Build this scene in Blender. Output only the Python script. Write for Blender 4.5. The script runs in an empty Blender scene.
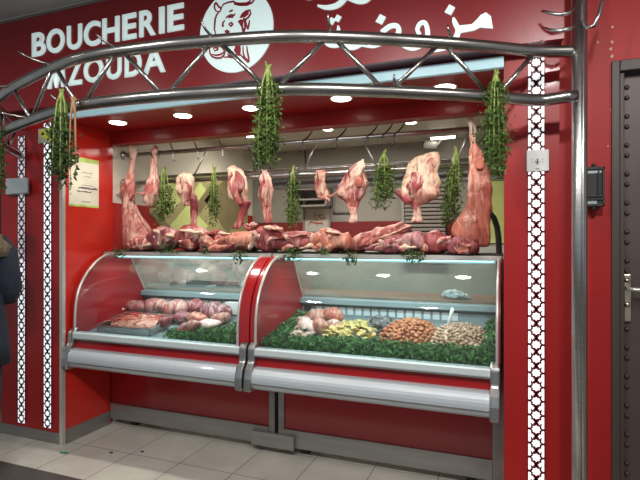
import bpy, bmesh, math, random
from mathutils import Vector, Matrix, noise
PI = math.pi
random.seed(7)
COL = bpy.context.scene.collection
TH = math.radians(21.2); CT, ST = math.cos(TH), math.sin(TH); FL = 500.0; CH = 1.4

def ray(u): # world (X,Y) direction per unit zc for an image column
    a = (u-320)/FL
    return (a*CT-ST, a*ST+CT)
def px(u, v, Y):            # point of the vertical plane Y seen at (u,v)
    dx, dy = ray(u); zc = Y/dy
    return Vector((dx*zc, Y, CH+(240-v)/FL*zc))
def sx(u, v, X):            # point of the side plane X seen at (u,v)
    dx, dy = ray(u); zc = X/dx
    return Vector((X, dy*zc, CH+(240-v)/FL*zc))
def pz(u, v, z):            # point of the height z
    dx, dy = ray(u); zc = (z-CH)*FL/(240-v)
    return Vector((dx*zc, dy*zc, z))

# ------------------------------------------------------------------ materials
def mat(name, col, rough=.5, metal=0, coat=0, emit=0, ecol=None, spec=.5, var=0, vscale=8, bump=0, bscale=40, aniso=None):
    m = bpy.data.materials.new(name); m.use_nodes = True
    nt = m.node_tree; b = nt.nodes['Principled BSDF']
    b.inputs['Base Color'].default_value = (*col, 1); b.inputs['Roughness'].default_value = rough
    b.inputs['Metallic'].default_value = metal; b.inputs['Coat Weight'].default_value = coat
    b.inputs['Coat Roughness'].default_value = .08
    b.inputs['Specular IOR Level'].default_value = spec
    if emit:
        b.inputs['Emission Color'].default_value = (*(ecol or col), 1); b.inputs['Emission Strength'].default_value = emit
    if var or bump:
        tc = nt.nodes.new('ShaderNodeTexCoord'); mp = nt.nodes.new('ShaderNodeMapping')
        nt.links.new(tc.outputs['Object'], mp.inputs['Vector'])
        if aniso: mp.inputs['Scale'].default_value = aniso
    if var:
        n = nt.nodes.new('ShaderNodeTexNoise'); n.inputs['Scale'].default_value = vscale; n.inputs['Detail'].default_value = 5
        nt.links.new(mp.outputs[0], n.inputs['Vector'])
        r = nt.nodes.new('ShaderNodeValToRGB')
        r.color_ramp.elements[0].position = .3; r.color_ramp.elements[1].position = .7
        r.color_ramp.elements[0].color = (*[max(0, c*(1-var)) for c in col], 1)
        r.color_ramp.elements[1].color = (*[min(1, c*(1+var)) for c in col], 1)
        nt.links.new(n.outputs['Fac'], r.inputs[0]); nt.links.new(r.outputs[0], b.inputs['Base Color'])
    if bump:
        n = nt.nodes.new('ShaderNodeTexNoise'); n.inputs['Scale'].default_value = bscale; n.inputs['Detail'].default_value = 4
        nt.links.new(mp.outputs[0], n.inputs['Vector'])
        bp = nt.nodes.new('ShaderNodeBump'); bp.inputs['Strength'].default_value = bump; bp.inputs['Distance'].default_value = .01
        nt.links.new(n.outputs['Fac'], bp.inputs['Height']); nt.links.new(bp.outputs[0], b.inputs['Normal'])
    return m

def glass_mat(name, tint, refl=1.0, ior=1.5):
    m = bpy.data.materials.new(name); m.use_nodes = True; nt = m.node_tree; nt.nodes.clear()
    o = nt.nodes.new('ShaderNodeOutputMaterial'); mx = nt.nodes.new('ShaderNodeMixShader')
    t = nt.nodes.new('ShaderNodeBsdfTransparent'); t.inputs[0].default_value = (*tint, 1)
    g = nt.nodes.new('ShaderNodeBsdfGlossy'); g.inputs['Roughness'].default_value = .03; g.inputs[0].default_value = (.95, 1, 1, 1)
    f = nt.nodes.new('ShaderNodeFresnel'); f.inputs['IOR'].default_value = ior
    ml = nt.nodes.new('ShaderNodeMath'); ml.operation = 'MULTIPLY'; ml.inputs[1].default_value = refl; ml.use_clamp = True
    nt.links.new(f.outputs[0], ml.inputs[0]); nt.links.new(ml.outputs[0], mx.inputs[0])
    nt.links.new(t.outputs[0], mx.inputs[1]); nt.links.new(g.outputs[0], mx.inputs[2]); nt.links.new(mx.outputs[0], o.inputs[0])
    return m

def meat_mat(name, flesh, dark, fat, scale=14, fatbias=0.0, stretch=(1, 1, .35)):
    m = bpy.data.materials.new(name); m.use_nodes = True; nt = m.node_tree; b = nt.nodes['Principled BSDF']
    L = nt.links.new
    tc = nt.nodes.new('ShaderNodeTexCoord'); mp = nt.nodes.new('ShaderNodeMapping'); mp.inputs['Scale'].default_value = stretch
    L(tc.outputs['Object'], mp.inputs['Vector'])
    n1 = nt.nodes.new('ShaderNodeTexNoise'); n1.inputs['Scale'].default_value = scale; n1.inputs['Detail'].default_value = 6; n1.inputs['Distortion'].default_value = 1.2
    n2 = nt.nodes.new('ShaderNodeTexNoise'); n2.inputs['Scale'].default_value = scale*1.3; n2.inputs['Detail'].default_value = 5; n2.inputs['Distortion'].default_value = 2.5
    for n in (n1, n2): L(mp.outputs[0], n.inputs['Vector'])
    r1 = nt.nodes.new('ShaderNodeValToRGB'); r1.color_ramp.elements[0].position = .35; r1.color_ramp.elements[1].position = .62
    r1.color_ramp.elements[0].color = (*dark, 1); r1.color_ramp.elements[1].color = (*flesh, 1)
    L(n1.outputs['Fac'], r1.inputs[0])
    at = nt.nodes.new('ShaderNodeAttribute'); at.attribute_name = 'fat'
    ad = nt.nodes.new('ShaderNodeMath'); ad.operation = 'MULTIPLY_ADD'; ad.inputs[1].default_value = .30
    L(at.outputs['Fac'], ad.inputs[0]); L(n2.outputs['Fac'], ad.inputs[2])
    r2 = nt.nodes.new('ShaderNodeValToRGB'); r2.color_ramp.elements[0].position = .56-fatbias; r2.color_ramp.elements[1].position = .76-fatbias
    L(ad.outputs[0], r2.inputs[0])
    mx = nt.nodes.new('ShaderNodeMix'); mx.data_type = 'RGBA'
    L(r2.outputs[0], mx.inputs[0]); L(r1.outputs[0], mx.inputs[6]); mx.inputs[7].default_value = (*fat, 1)
    L(mx.outputs[2], b.inputs['Base Color'])
    b.inputs['Roughness'].default_value = .42; b.inputs['Specular IOR Level'].default_value = .5
    bp = nt.nodes.new('ShaderNodeBump'); bp.inputs['Strength'].default_value = .55; bp.inputs['Distance'].default_value = .012
    L(n2.outputs['Fac'], bp.inputs['Height']); L(bp.outputs[0], b.inputs['Normal'])
    return m

M = {}
M['red'] = mat('red_laminate', (.34, .013, .013), .38, coat=.08, spec=.3, var=.06, vscale=2)
M['red_sign'] = mat('red_sign_panel', (.27, .010, .014), .3, coat=.3, var=.05, vscale=2)
M['red_wall'] = mat('red_painted_wall', (.35, .014, .013), .5, spec=.3, var=.08, vscale=3, bump=.05)
M['red_case'] = mat('red_case_panel', (.36, .010, .014), .22, coat=.35)
M['steel'] = mat('brushed_steel', (.50, .50, .49), .3, metal=1, var=.08, vscale=12, aniso=(1, 1, 6))
M['truss'] = mat('polished_steel_pipe', (.36, .35, .33), .27, metal=1, var=.15, vscale=9)
M['steel_dull'] = mat('dull_steel', (.31, .30, .285), .4, metal=.7, var=.10, vscale=5, aniso=(.6, 1, 5))
M['alu'] = mat('aluminium_trim', (.62, .60, .55), .35, metal=.6)
M['bumper'] = mat('grey_bumper', (.50, .54, .57), .35, metal=.1, coat=.3, var=.04, vscale=4)
M['sill'] = mat('pale_sill', (.60, .67, .66), .35, metal=.1)
M['dark'] = mat('dark_plastic', (.02, .02, .022), .5)
M['black_hook'] = mat('dark_hook_steel', (.06, .06, .06), .35, metal=.8)
M['shelf'] = mat('matt_dark_shelf', (.05, .05, .05), .8, spec=.15)
M['beige'] = mat('beige_wall', (.62, .58, .48), .6, var=.05, vscale=3)
M['grey_wall'] = mat('grey_wall', (.27, .25, .22), .6, var=.08, vscale=2)
M['ceil_in'] = mat('interior_ceiling', (.50, .46, .38), .45, var=.05, vscale=2)
M['ceil_out'] = mat('hall_ceiling', (.42, .41, .38), .7, var=.06, vscale=1.5)
M['letter'] = mat('lit_letter', (.75, .9, .88), .4, emit=.42, ecol=(.75, .95, .93))
M['cow_red'] = mat('emblem_red', (.38, .01, .03), .4)
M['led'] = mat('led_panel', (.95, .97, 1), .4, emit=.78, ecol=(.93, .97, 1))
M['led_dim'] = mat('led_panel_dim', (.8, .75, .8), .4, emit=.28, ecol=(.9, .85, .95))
M['lattice'] = mat('lattice_red', (.22, .01, .02), .4)
M['lattice_far'] = mat('lattice_grey', (.10, .03, .06), .4)
M['tube'] = mat('cyan_tube', (.8, 1, 1), .4, emit=2.2, ecol=(.45, .93, 1))
M['lamp'] = mat('downlight_glow', (1, .97, .9), .4, emit=9, ecol=(1, .93, .82))
M['lamp_rim'] = mat('downlight_rim', (.8, .78, .72), .3, metal=.3)
M['cyan_strip'] = mat('pale_blue_strip', (.42, .66, .72), .35, emit=.12, ecol=(.5, .85, .95))
M['white'] = mat('white_enamel', (.72, .78, .78), .35)
M['white_plastic'] = mat('white_plastic', (.66, .66, .62), .4)
M['grey_box'] = mat('grey_box_plastic', (.42, .47, .48), .45)
M['wood'] = mat('wooden_worktop', (.36, .16, .08), .5, var=.3, vscale=9, aniso=(.6, 5, 5))
M['glass'] = glass_mat('display_glass', (.90, .95, .94), 1.0)
M['glass_back'] = glass_mat('rear_glass', (.78, .90, .90), .35)
def milky(m, f, col):
    nt = m.node_tree; o = [n for n in nt.nodes if n.type == 'OUTPUT_MATERIAL'][0]; src = o.inputs[0].links[0].from_socket
    d_ = nt.nodes.new('ShaderNodeBsdfDiffuse'); d_.inputs[0].default_value = (*col, 1)
    mx = nt.nodes.new('ShaderNodeMixShader'); mx.inputs[0].default_value = f
    nt.links.new(src, mx.inputs[1]); nt.links.new(d_.outputs[0], mx.inputs[2]); nt.links.new(mx.outputs[0], o.inputs[0])
milky(M['glass_back'], .07, (.75, .85, .85)); milky(M['glass'], .015, (.8, .85, .85))
M['liner'] = mat('case_liner', (.22, .28, .29), .4)
M['deck'] = mat('case_deck', (.26, .30, .30), .35)
M['pale_low'] = mat('pale_lower_wall', (.60, .63, .58), .5, var=.06, vscale=2)
M['glass_dark'] = mat('smoked_glass', (.05, .05, .05), .1, coat=.6)
M['brown_door'] = mat('brown_steel_door', (.075, .052, .045), .45, metal=.2, var=.12, vscale=4)
M['frame_door'] = mat('dark_door_frame', (.05, .035, .03), .5)
M['brass'] = mat('worn_nickel', (.55, .47, .36), .3, metal=1)
M['leaf'] = mat('parsley_leaf', (.085, .14, .028), .6, spec=.3, var=.6, vscale=45)
M['leaf_dark'] = mat('dark_leaf', (.045, .085, .022), .6, spec=.3, var=.6, vscale=45)
M['leaf_bed'] = mat('bed_leaf', (.085, .21, .055), .6, spec=.3, var=.7, vscale=40)
M['stem'] = mat('herb_stem', (.24, .32, .07), .5, var=.3, vscale=40)
M['stem_dry'] = mat('dry_stem', (.35, .20, .10), .6)
M['pink'] = meat_mat('pink_meat', (.54, .17, .14), (.27, .05, .05), (.70, .48, .38), 13)
M['redmeat'] = meat_mat('red_meat', (.38, .07, .07), (.17, .022, .028), (.62, .37, .31), 12, fatbias=-.05)
M['orange'] = meat_mat('orange_pink_meat', (.58, .20, .13), (.36, .08, .06), (.70, .44, .33), 14)
M['purple'] = meat_mat('purple_meat', (.34, .09, .10), (.17, .03, .045), (.66, .45, .40), 12, fatbias=-.02)
M['fat'] = meat_mat('pale_fat', (.60, .32, .23), (.36, .10, .08), (.76, .58, .42), 13, fatbias=.0)
M['bone'] = mat('bone', (.72, .58, .45), .45, var=.15, vscale=30)
M['chicken'] = meat_mat('pale_poultry', (.68, .43, .38), (.55, .28, .24), (.80, .66, .60), 18, fatbias=.05)
M['yellow'] = meat_mat('yellow_marinade', (.55, .42, .09), (.38, .24, .06), (.72, .62, .28), 30, fatbias=.05)
M['marinated'] = meat_mat('orange_marinade', (.52, .17, .06), (.28, .06, .025), (.66, .38, .18), 30)
M['mince'] = meat_mat('pale_diced_meat', (.50, .32, .19), (.30, .16, .10), (.66, .52, .38), 40, fatbias=.05)
M['darkmeat'] = meat_mat('dark_offal', (.13, .12, .11), (.06, .055, .055), (.28, .27, .24), 30)
M['pepper'] = mat('red_pepper', (.55, .05, .03), .3, var=.3, vscale=50)
M['foil'] = mat('crumpled_paper', (.92, .94, .93), .4, metal=.2, bump=.4, bscale=60)
M['poster'] = mat('poster_paper', (.72, .70, .56), .5, var=.12, vscale=5)
M['poster_green'] = mat('poster_green', (.45, .60, .15), .5, var=.3, vscale=14)
M['ink'] = mat('print_ink', (.10, .08, .10), .6)
M['ink_red'] = mat('print_red', (.35, .09, .07), .6, var=.3, vscale=40)
M['yellow_sticker'] = mat('yellow_print', (.72, .70, .05), .5, var=.3, vscale=60)
M['olive'] = mat('olive_paint', (.30, .27, .12), .5, var=.12, vscale=6)
M['olive_dark'] = mat('olive_dark_paint', (.17, .14, .07), .5, var=.12, vscale=6)
M['lime'] = mat('lime_paint', (.50, .56, .20), .5, var=.12, vscale=6)
M['picture_paper'] = mat('picture_paper', (.40, .37, .32), .5, var=.1, vscale=10)
M['shutter'] = mat('grey_shutter', (.22, .19, .17), .5)
M['navy'] = mat('navy_coat', (.012, .018, .032), .8, var=.3, vscale=20)
M['tan'] = mat('tan_scarf', (.14, .11, .065), .9, var=.4, vscale=60, bump=.6, bscale=90)
M['skin'] = mat('skin', (.50, .28, .19), .5)
M['hair'] = mat('dark_hair', (.018, .012, .01), .6, var=.3, vscale=60)
M['chip'] = mat('paint_chip', (.55, .38, .30), .8)

# floor: cream tiles and dark tiles, world-grid bricks
def floor_mat(name, c1, c2, grout, off):
    m = bpy.data.materials.new(name); m.use_nodes = True; nt = m.node_tree; b = nt.nodes['Principled BSDF']; L = nt.links.new
    tc = nt.nodes.new('ShaderNodeTexCoord'); mp = nt.nodes.new('ShaderNodeMapping'); mp.inputs['Location'].default_value = off
    L(tc.outputs['Object'], mp.inputs['Vector'])
    br = nt.nodes.new('ShaderNodeTexBrick'); br.offset = 0
    br.inputs['Scale'].default_value = 1; br.inputs['Brick Width'].default_value = .385; br.inputs['Row Height'].default_value = .385
    br.inputs['Mortar Size'].default_value = .0035; br.inputs['Color1'].default_value = (*c1, 1); br.inputs['Color2'].default_value = (*c2, 1)
    br.inputs['Mortar'].default_value = (*grout, 1)
    L(mp.outputs[0], br.inputs['Vector'])
    n = nt.nodes.new('ShaderNodeTexNoise'); n.inputs['Scale'].default_value = 3; n.inputs['Detail'].default_value = 8; n.inputs['Roughness'].default_value = .65
    L(tc.outputs['Object'], n.inputs['Vector'])
    mr = nt.nodes.new('ShaderNodeMapRange'); mr.inputs['To Min'].default_value = .62; mr.inputs['To Max'].default_value = 1.25
    L(n.outputs['Fac'], mr.inputs['Value'])
    vm = nt.nodes.new('ShaderNodeVectorMath'); vm.operation = 'SCALE'
    L(br.outputs['Color'], vm.inputs[0]); L(mr.outputs[0], vm.inputs['Scale']); L(vm.outputs[0], b.inputs['Base Color'])
    b.inputs['Roughness'].default_value = .35
    return m
M['floor'] = floor_mat('cream_floor_tiles', (.58, .56, .49), (.54, .51, .45), (.22, .20, .17), (2.725, -2.22, 0))
M['floor_dark'] = floor_mat('dark_floor_tiles', (.085, .08, .07), (.075, .07, .062), (.035, .03, .03), (2.725, -2.22, 0))

# ------------------------------------------------------------------ mesh builder
class MB:
    def __init__(s): s.v = []; s.f = []; s.fat = []
    def add(s, vs, fs, fat=None):
        n = len(s.v); s.v += [tuple(v) for v in vs]; s.f += [tuple(i+n for i in f) for f in fs]
        s.fat += list(fat) if fat else [0]*len(vs); return s
    def box(s, x0, x1, y0, y1, z0, z1):
        return s.add([(x, y, z) for x in (x0, x1) for y in (y0, y1) for z in (z0, z1)],
                     [(0, 1, 3, 2), (4, 6, 7, 5), (0, 4, 5, 1), (2, 3, 7, 6), (0, 2, 6, 4), (1, 5, 7, 3)])
    def tube(s, pts, r, n=10, caps=True):
        pts = [Vector(p) for p in pts]; rs = r if isinstance(r, (list, tuple)) else [r]*len(pts)
        vs = []; up = None
        for i, p in enumerate(pts):
            t = (pts[min(i+1, len(pts)-1)]-pts[max(i-1, 0)]).normalized()
            if up is None:
                up = Vector((0, 0, 1)) if abs(t.z) < .9 else Vector((1, 0, 0))
            a = t.cross(up).normalized(); up = a.cross(t).normalized()
            for k in range(n):
                g = 2*PI*k/n; vs.append(p+(a*math.cos(g)+up*math.sin(g))*rs[i])
        fs = []
        for i in range(len(pts)-1):
            for k in range(n):
                fs.append((i*n+k, i*n+(k+1) % n, (i+1)*n+(k+1) % n, (i+1)*n+k))
        if caps: fs.append(tuple(range(n))[::-1]); fs.append(tuple((len(pts)-1)*n+k for k in range(n)))
        return s.add(vs, fs)
    def prism(s, poly, fn, d):      # poly of (a,b); fn(a,b,t)->Vector ; t in 0..d
        n = len(poly)
        vs = [fn(a, b, 0) for a, b in poly]+[fn(a, b, d) for a, b in poly]
        fs = [tuple(range(n)), tuple(range(2*n-1, n-1, -1))]
        for i in range(n):
            j = (i+1) % n; fs.append((i, i+n, j+n, j))
        return s.add(vs, fs)
    def rings(s, rings, closed_ends=True, fat=None):
        n = len(rings[0]); vs = [p for r in rings for p in r]; fs = []
        for i in range(len(rings)-1):
            for k in range(n):
                fs.append((i*n+k, (i+1)*n+k, (i+1)*n+(k+1) % n, i*n+(k+1) % n))
        if closed_ends: fs.append(tuple(range(n))); fs.append(tuple((len(rings)-1)*n+k for k in range(n))[::-1])
        return s.add(vs, fs, fat)
    def build(s, name, m, parent=None, smooth=False, bevel=0, origin=None):
        me = bpy.data.meshes.new(name); me.from_pydata(s.v, [], s.f)
        if any(s.fat):
            at = me.attributes.new('fat', 'FLOAT', 'POINT'); at.data.foreach_set('value', s.fat)
        bm = bmesh.new(); bm.from_mesh(me)
        bmesh.ops.recalc_face_normals(bm, faces=bm.faces)
        bm.to_mesh(me); bm.free()
        if smooth:
            for p in me.polygons: p.use_smooth = True
        me.materials.append(m)
        o = bpy.data.objects.new(name, me); COL.objects.link(o)
        if parent is not None:
            o.parent = parent
            w_ = Vector((0, 0, 0)); q_ = parent
            while q_ is not None: w_ += Vector(q_.location); q_ = q_.parent
            me.transform(Matrix.Translation(-w_))
        elif origin is not None:
            me.transform(Matrix.Translation(-Vector(origin))); o.location = origin
        if bevel:
            b = o.modifiers.new('bevel', 'BEVEL'); b.width = bevel; b.segments = 2; b.limit_method = 'ANGLE'
        return o
def empty(name, loc, label, cat, group=None):
    o = bpy.data.objects.new(name, None); COL.objects.link(o); o.location = loc; o.empty_display_size = .1
    tag(o, label, cat, group); return o
def tag(o, label, cat, group=None, kind=None):
    o['label'] = label; o['category'] = cat
    if group: o['group'] = group
    if kind: o['kind'] = kind
    return o
def struct(name, mb, m, **k):
    o = mb.build(name, m, **k); o['kind'] = 'structure'; return o
def plabel(o, l): o['label'] = l; return o

def Fx(Y):      # extruded towards the viewer from plane Y
    return lambda a, b, t: Vector((a, Y-t, b))

def spline(ctrl, n=8):
    out = []
    P = [ctrl[0]]+ctrl+[ctrl[-1]]
    for i in range(1, len(P)-2):
        for k in range(n):
            t = k/n; r = []
            for d_ in range(len(P[0])):
                p0, p1, p2, p3 = P[i-1][d_], P[i][d_], P[i+1][d_], P[i+2][d_]
                r.append(.5*((2*p1)+(-p0+p2)*t+(2*p0-5*p1+4*p2-p3)*t*t+(-p0+3*p1-3*p2+p3)*t**3))
            out.append(tuple(r))
    out.append(tuple(ctrl[-1])); return out

# ================================================================== SETTING
FY = 2.55          # pilaster face
SGN = 2.43         # sign face
XL = -2.87         # left return wall
SOF = 2.22; RZ = 2.42; BK = 5.2; RX = .0
struct('floor', MB().box(-5.5, 3, 2.22, 5.4, -.05, 0), M['floor'])
struct('floor_front', MB().box(-5.5, 3, -1.5, 2.22, -.05, 0), M['floor_dark'])
struct('ceiling', MB().box(-5.5, 3, -1.5, SGN, 2.92, 3.0), M['ceil_out'])
# left pilaster, right pilaster, walls
struct('wall_left_pilaster', MB().box(-3.475, XL, FY, 3.0, .075, 2.30), M['red'])
struct('baseboard_left', MB().box(-3.475, XL+.004, FY-.006, 2.97, 0, .075), M['steel_dull'])
struct('wall_left_return', MB().box(XL-.02, XL+.002, FY+.45, BK, 1.28, 1.685), M['red_wall'])
struct('wall_left_lower', MB().box(XL-.02, XL+.001, FY+.45, BK, 0, 1.28), M['pale_low'])
struct('trim_1', MB().box(XL-.022, XL+.006, FY-.012, FY+.012, .0, 2.21), M['alu'])
struct('trim_2', MB().box(XL+.002, XL+.008, FY+.02, 2.97, 0, .10), M['steel_dull'])
struct('wall_left', MB().box(XL-.02, XL, 3.0, BK, 1.685, 2.5), M['beige'])
struct('wall_far_left', MB().box(-5.5, -3.475, 2.9, 3.0, 0, 3.0), mat('dark_neighbour', (.012, .013, .015), .7))
struct('wall_right_pilaster', MB().box(-.045, .196, FY, 3.0, 0, 2.30), M['red'])
struct('wall_right_inner', MB().box(.0, .02, 3.0, BK, 0, 2.5), M['grey_wall'])
w = MB(); w.box(.196, .415, 2.62, 2.75, 0, 3.0); w.box(.415, 3, 2.62, 2.75, 2.215, 3.0); w.box(1.5, 3, 2.62, 2.75, 0, 2.215)
struct('wall_right', w, M['red_wall'])
ch = MB()
for (u, v, r) in ((612, 42, 1.6), (611, 49, 1.5), (612, 56, 1.8), (612.5, 27, 1.2), (598, 42, 1.1), (611, 110, 1), (608, 146, .8)):
    c = px(u, v, 2.62); rr = r*2.3/500
    ch.prism([(c.x+rr*math.cos(a)*random.uniform(.6, 1.1), c.z+rr*1.3*math.sin(a)*random.uniform(.6, 1.1)) for a in [k*PI/3.5 for k in range(7)]], Fx(2.621), .0015)
struct('wall_right_bare_patches', ch, M['chip'])
struct('wall_back', MB().box(XL, .02, BK, BK+.1, 1.60, 2.5), M['grey_wall'])
struct('wall_back_lower', MB().box(XL, .02, BK-.02, BK+.1, 1.36, 1.60), mat('dark_red_band', (.17, .012, .014), .5))
struct('wall_back_base', MB().box(XL, .02, BK-.02, BK+.1, 0, 1.36), mat('back_base', (.40, .40, .36), .5, var=.08, vscale=2))
struct('ceiling_interior', MB().box(XL, .02, 3.08, BK, RZ, RZ+.06), M['ceil_in'])
# soffit, beam
struct('ceiling_soffit', MB().box(XL+.001, -.046, FY, 2.97, SOF, SOF+.08), M['red'])
b = MB(); b.box(XL, .0, 2.97, 3.08, 2.125, SOF+.2)
struct('wall_beam', b, M['red'], bevel=.004)
struct('trim_4', MB().box(XL-.02, -.045, FY-.03, FY+.0, SOF, SOF+.05), M['cyan_strip'])
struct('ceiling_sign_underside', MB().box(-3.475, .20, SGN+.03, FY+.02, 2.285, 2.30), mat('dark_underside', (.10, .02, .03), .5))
# door
dr = MB().box(.462, 1.45, 2.66, 2.70, .02, 2.16)
d = struct('door_1', dr, M['brown_door'])
MB().box(.415, .448, 2.60, 2.70, 0, 2.215).build('door_frame', M['frame_door'], d, bevel=.004)
MB().box(.448, 1.5, 2.60, 2.70, 2.165, 2.215).build('door_frame', M['frame_door'], d, bevel=.004)
MB().box(.448, .468, 2.615, 2.66, 0.02, 2.16).build('door_edge_trim', M['frame_door'], d, bevel=.004)
rv = MB()
z = .06
k = 0
while z < 2.12:
    xx = px(627, 300, 2.655).x
    c = Vector((xx, 2.655, z))
    rng = []
    for (rr, dy) in ((.011, 0), (.009, -.005), (.004, -.008)):
        rng.append([c+Vector((rr*math.cos(2*PI*q/10), dy, rr*math.sin(2*PI*q/10))) for q in range(10)])
    rv.rings(rng)
    rv.rings([[p+Vector((.88, 0, 0)) for p in rr_] for rr_ in rng])
    z += (.048, .085)[k % 2]; k += 1
rvo = rv.build('rivet_row', M['frame_door'], d, smooth=True); rvo['kind'] = 'stuff'
pl = px(627, 300, 2.65)
lp = MB().box(pl.x-.016, pl.x+.016, 2.642, 2.66, pl.z-.10, pl.z+.12).build('lock_plate', M['brass'], d, bevel=.006)
MB().tube([(pl.x, 2.64, pl.z+.055), (pl.x, 2.59, pl.z+.055), (pl.x+.012, 2.58, pl.z+.055), (pl.x+.11, 2.58, pl.z+.05)], .009, 12).build('lever', M['alu'], lp, smooth=True)
MB().tube([(pl.x, 2.645, pl.z-.02), (pl.x, 2.632, pl.z-.02)], .013, 14).build('lock_cylinder', M['brass'], lp, smooth=True)
MB().tube([(pl.x, 2.655, pl.z+.09), (pl.x, 2.635, pl.z+.09)], .012, 14).build('lock_knob', M['brass'], lp, smooth=True)

# ================================================================== SIGN
sign = empty('sign_board', (-1.6, SGN, 2.285), 'dark red shop sign fascia reading BOUCHERIE MZOUDA above the counter', 'sign')
MB().box(-3.475, .205, SGN, SGN+.03, 2.285, 2.915).build('sign_panel', M['red_sign'], sign)
MB().box(-3.475, -1.9, SGN-.006, SGN, 2.895, 2.915).build('sign_top_edge', M['steel_dull'], sign)
def fpx(u, v): p = px(u, v, SGN); return (p.x, p.z)
def letter(ch, u0, u1, base_v, z0, z1, label=None):
    cu = bpy.data.curves.new('t', 'FONT'); cu.body = ch; cu.size = 1; cu.offset = .026; cu.extrude = .0
    to = bpy.data.objects.new('t', cu); COL.objects.link(to)
    dg = bpy.context.evaluated_depsgraph_get(); me = bpy.data.meshes.new_from_object(to.evaluated_get(dg))
    bpy.data.objects.remove(to)
    xs = [v.co.x for v in me.vertices]; ys = [v.co.y for v in me.vertices]
    xa, xb = px(u0, base_v, SGN).x, px(u1, base_v, SGN).x
    bm = bmesh.new(); bm.from_mesh(me)
    r = bmesh.ops.extrude_face_region(bm, geom=bm.faces[:])
    ext = set(g for g in r['geom'] if isinstance(g, bmesh.types.BMVert))
    for v in bm.verts:
        fx = (v.co.x-min(xs))/(max(xs)-min(xs)); fy = (v.co.y-min(ys))/(max(ys)-min(ys))
        v.co = Vector((xa+fx*(xb-xa), SGN-(.009 if v in ext else .0005), z0+fy*(z1-z0)))-Vector(sign.location)
    bmesh.ops.recalc_face_normals(bm, faces=bm.faces)
    bm.to_mesh(me); bm.free(); me.materials.clear(); me.materials.append(M['letter'])
    o = bpy.data.objects.new('letter', me); COL.objects.link(o); o.parent = sign
    o['label'] = 'pale lit letter '+ch
for ch_, a, b_ in zip('BOUCHERIE', (105, 152, 217, 271, 330, 394, 448, 511, 538), (148, 208, 264, 323, 384, 438, 500, 528, 590)):
    letter(ch_, a/3.2, b_/3.2, 40, 2.625, 2.782)
xa_, xb_ = px(48.2, 80, SGN).x, px(66, 80, SGN).x; mm_ = MB()
for poly in ([(0, 0), (.21, 0), (.27, .62), (.27, .62), (.29, 1), (.10, 1)], [(.10, 1), (.31, 1), (.56, .36), (.50, .0), (.45, .0)], [(.90, 1), (.69, 1), (.44, .36), (.50, .0), (.55, .0)], [(1, 0), (.79, 0), (.73, .62), (.71, 1), (.90, 1)]):
    mm_.prism([(xa_+(xb_-xa_)*a, 2.395+.157*b) for a, b in poly], Fx(SGN), .009)
plabel(mm_.build('letter', M['letter'], sign), 'pale lit letter M')
for ch_, a, b_ in zip('ZOUDA', (68.0, 84.5, 107, 125.5, 143.5), (83, 104, 122, 142, 166)):
    letter(ch_, a, b_, 80, 2.395, 2.552)
# emblem
emb = MB(); cx, cz, R_ = -1.444, 2.566, .233
emb.prism([(cx+R_*math.cos(2*PI*k/48), cz+R_*math.sin(2*PI*k/48)) for k in range(48)], Fx(SGN), .008)
eo = emb.build('emblem_disc', M['letter'], sign)
def strokes(polys, w, parent, m, name, Y, closed=False, fn=None, wfn=None):
    mb = MB()
    for poly in polys:
        P = [Vector((p[0], 0, p[1])) for p in poly]
        n = len(P)
        for i in range(n-1):
            a, b = P[i], P[i+1]; t = (b-a)
            if t.length < 1e-6: continue
            t.normalize(); nn = Vector((-t.z, 0, t.x))
            wa = w*(.45+.55*math.sin(PI*(i+.3)/n)); wb = w*(.45+.55*math.sin(PI*min(1, (i+1.3)/n)))
            q = [a+nn*wa-t*wa*.3, a-nn*wa-t*wa*.3, b-nn*wb+t*wb*.3, b+nn*wb+t*wb*.3]
            mb.prism([(v.x, v.z) for v in q], Fx(Y), .0025+.0002*(i % 3))
    return mb.build(name, m, parent)
def cp(x, y): return fpx(200+x/6.4, y/6.4)     # crop coordinates
cow = [
 [(105, 215), (98, 190), (100, 160), (103, 125), (112, 100), (128, 80)],
 [(128, 82), (108, 75), (98, 55), (100, 32), (108, 22), (118, 36), (128, 50), (142, 55), (135, 75), (126, 84)],
 [(142, 55), (155, 32), (185, 20), (220, 14), (232, 24), (262, 28), (300, 26), (322, 15), (330, 0), (328, -18)],
 [(232, 24), (225, 30), (262, 38), (305, 36), (338, 22), (352, 4), (352, -18)],
 [(325, 66), (330, 90), (318, 112), (300, 128), (282, 124)],
 [(285, 128), (278, 150), (276, 180), (288, 205), (290, 240), (284, 290)],
 [(298, 135), (302, 165), (312, 190), (318, 160), (322, 135)],
 [(290, 130), (294, 180), (286, 215)],
 [(165, 135), (152, 150), (150, 172), (158, 168)],
 [(170, 120), (185, 108), (205, 100), (222, 104), (230, 92)],
 [(188, 118), (205, 112), (216, 116)],
 [(192, 78), (206, 74), (214, 68)],
 [(190, 158), (205, 148), (216, 160), (204, 172), (190, 160)],
 [(165, 205), (178, 198), (192, 208), (180, 214), (166, 207)],
 [(75, 300), (66, 320), (70, 345), (84, 366), (110, 376), (140, 374), (158, 358), (166, 335), (150, 312), (130, 298)],
 [(90, 320), (100, 308), (120, 310), (118, 322), (98, 330)],
 [(84, 352), (110, 358), (138, 352), (158, 338)],
 [(158, 370), (185, 368), (215, 372), (240, 352), (262, 358)],
 [(180, 350), (195, 362), (212, 350)],
 [(280, 300), (282, 340), (290, 370), (318, 400), (316, 370), (308, 330), (305, 300)],
 [(262, 350), (285, 375), (312, 402)],
 [(105, 215), (100, 250), (88, 280), (75, 300)],
 [(215, 215), (235, 240), (240, 275)],
]
strokes([[cp(*p) for p in s_] for s_ in cow], .0055, eo, M['cow_red'], 'cow_head_outline', SGN-.008)
fill = MB()
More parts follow.
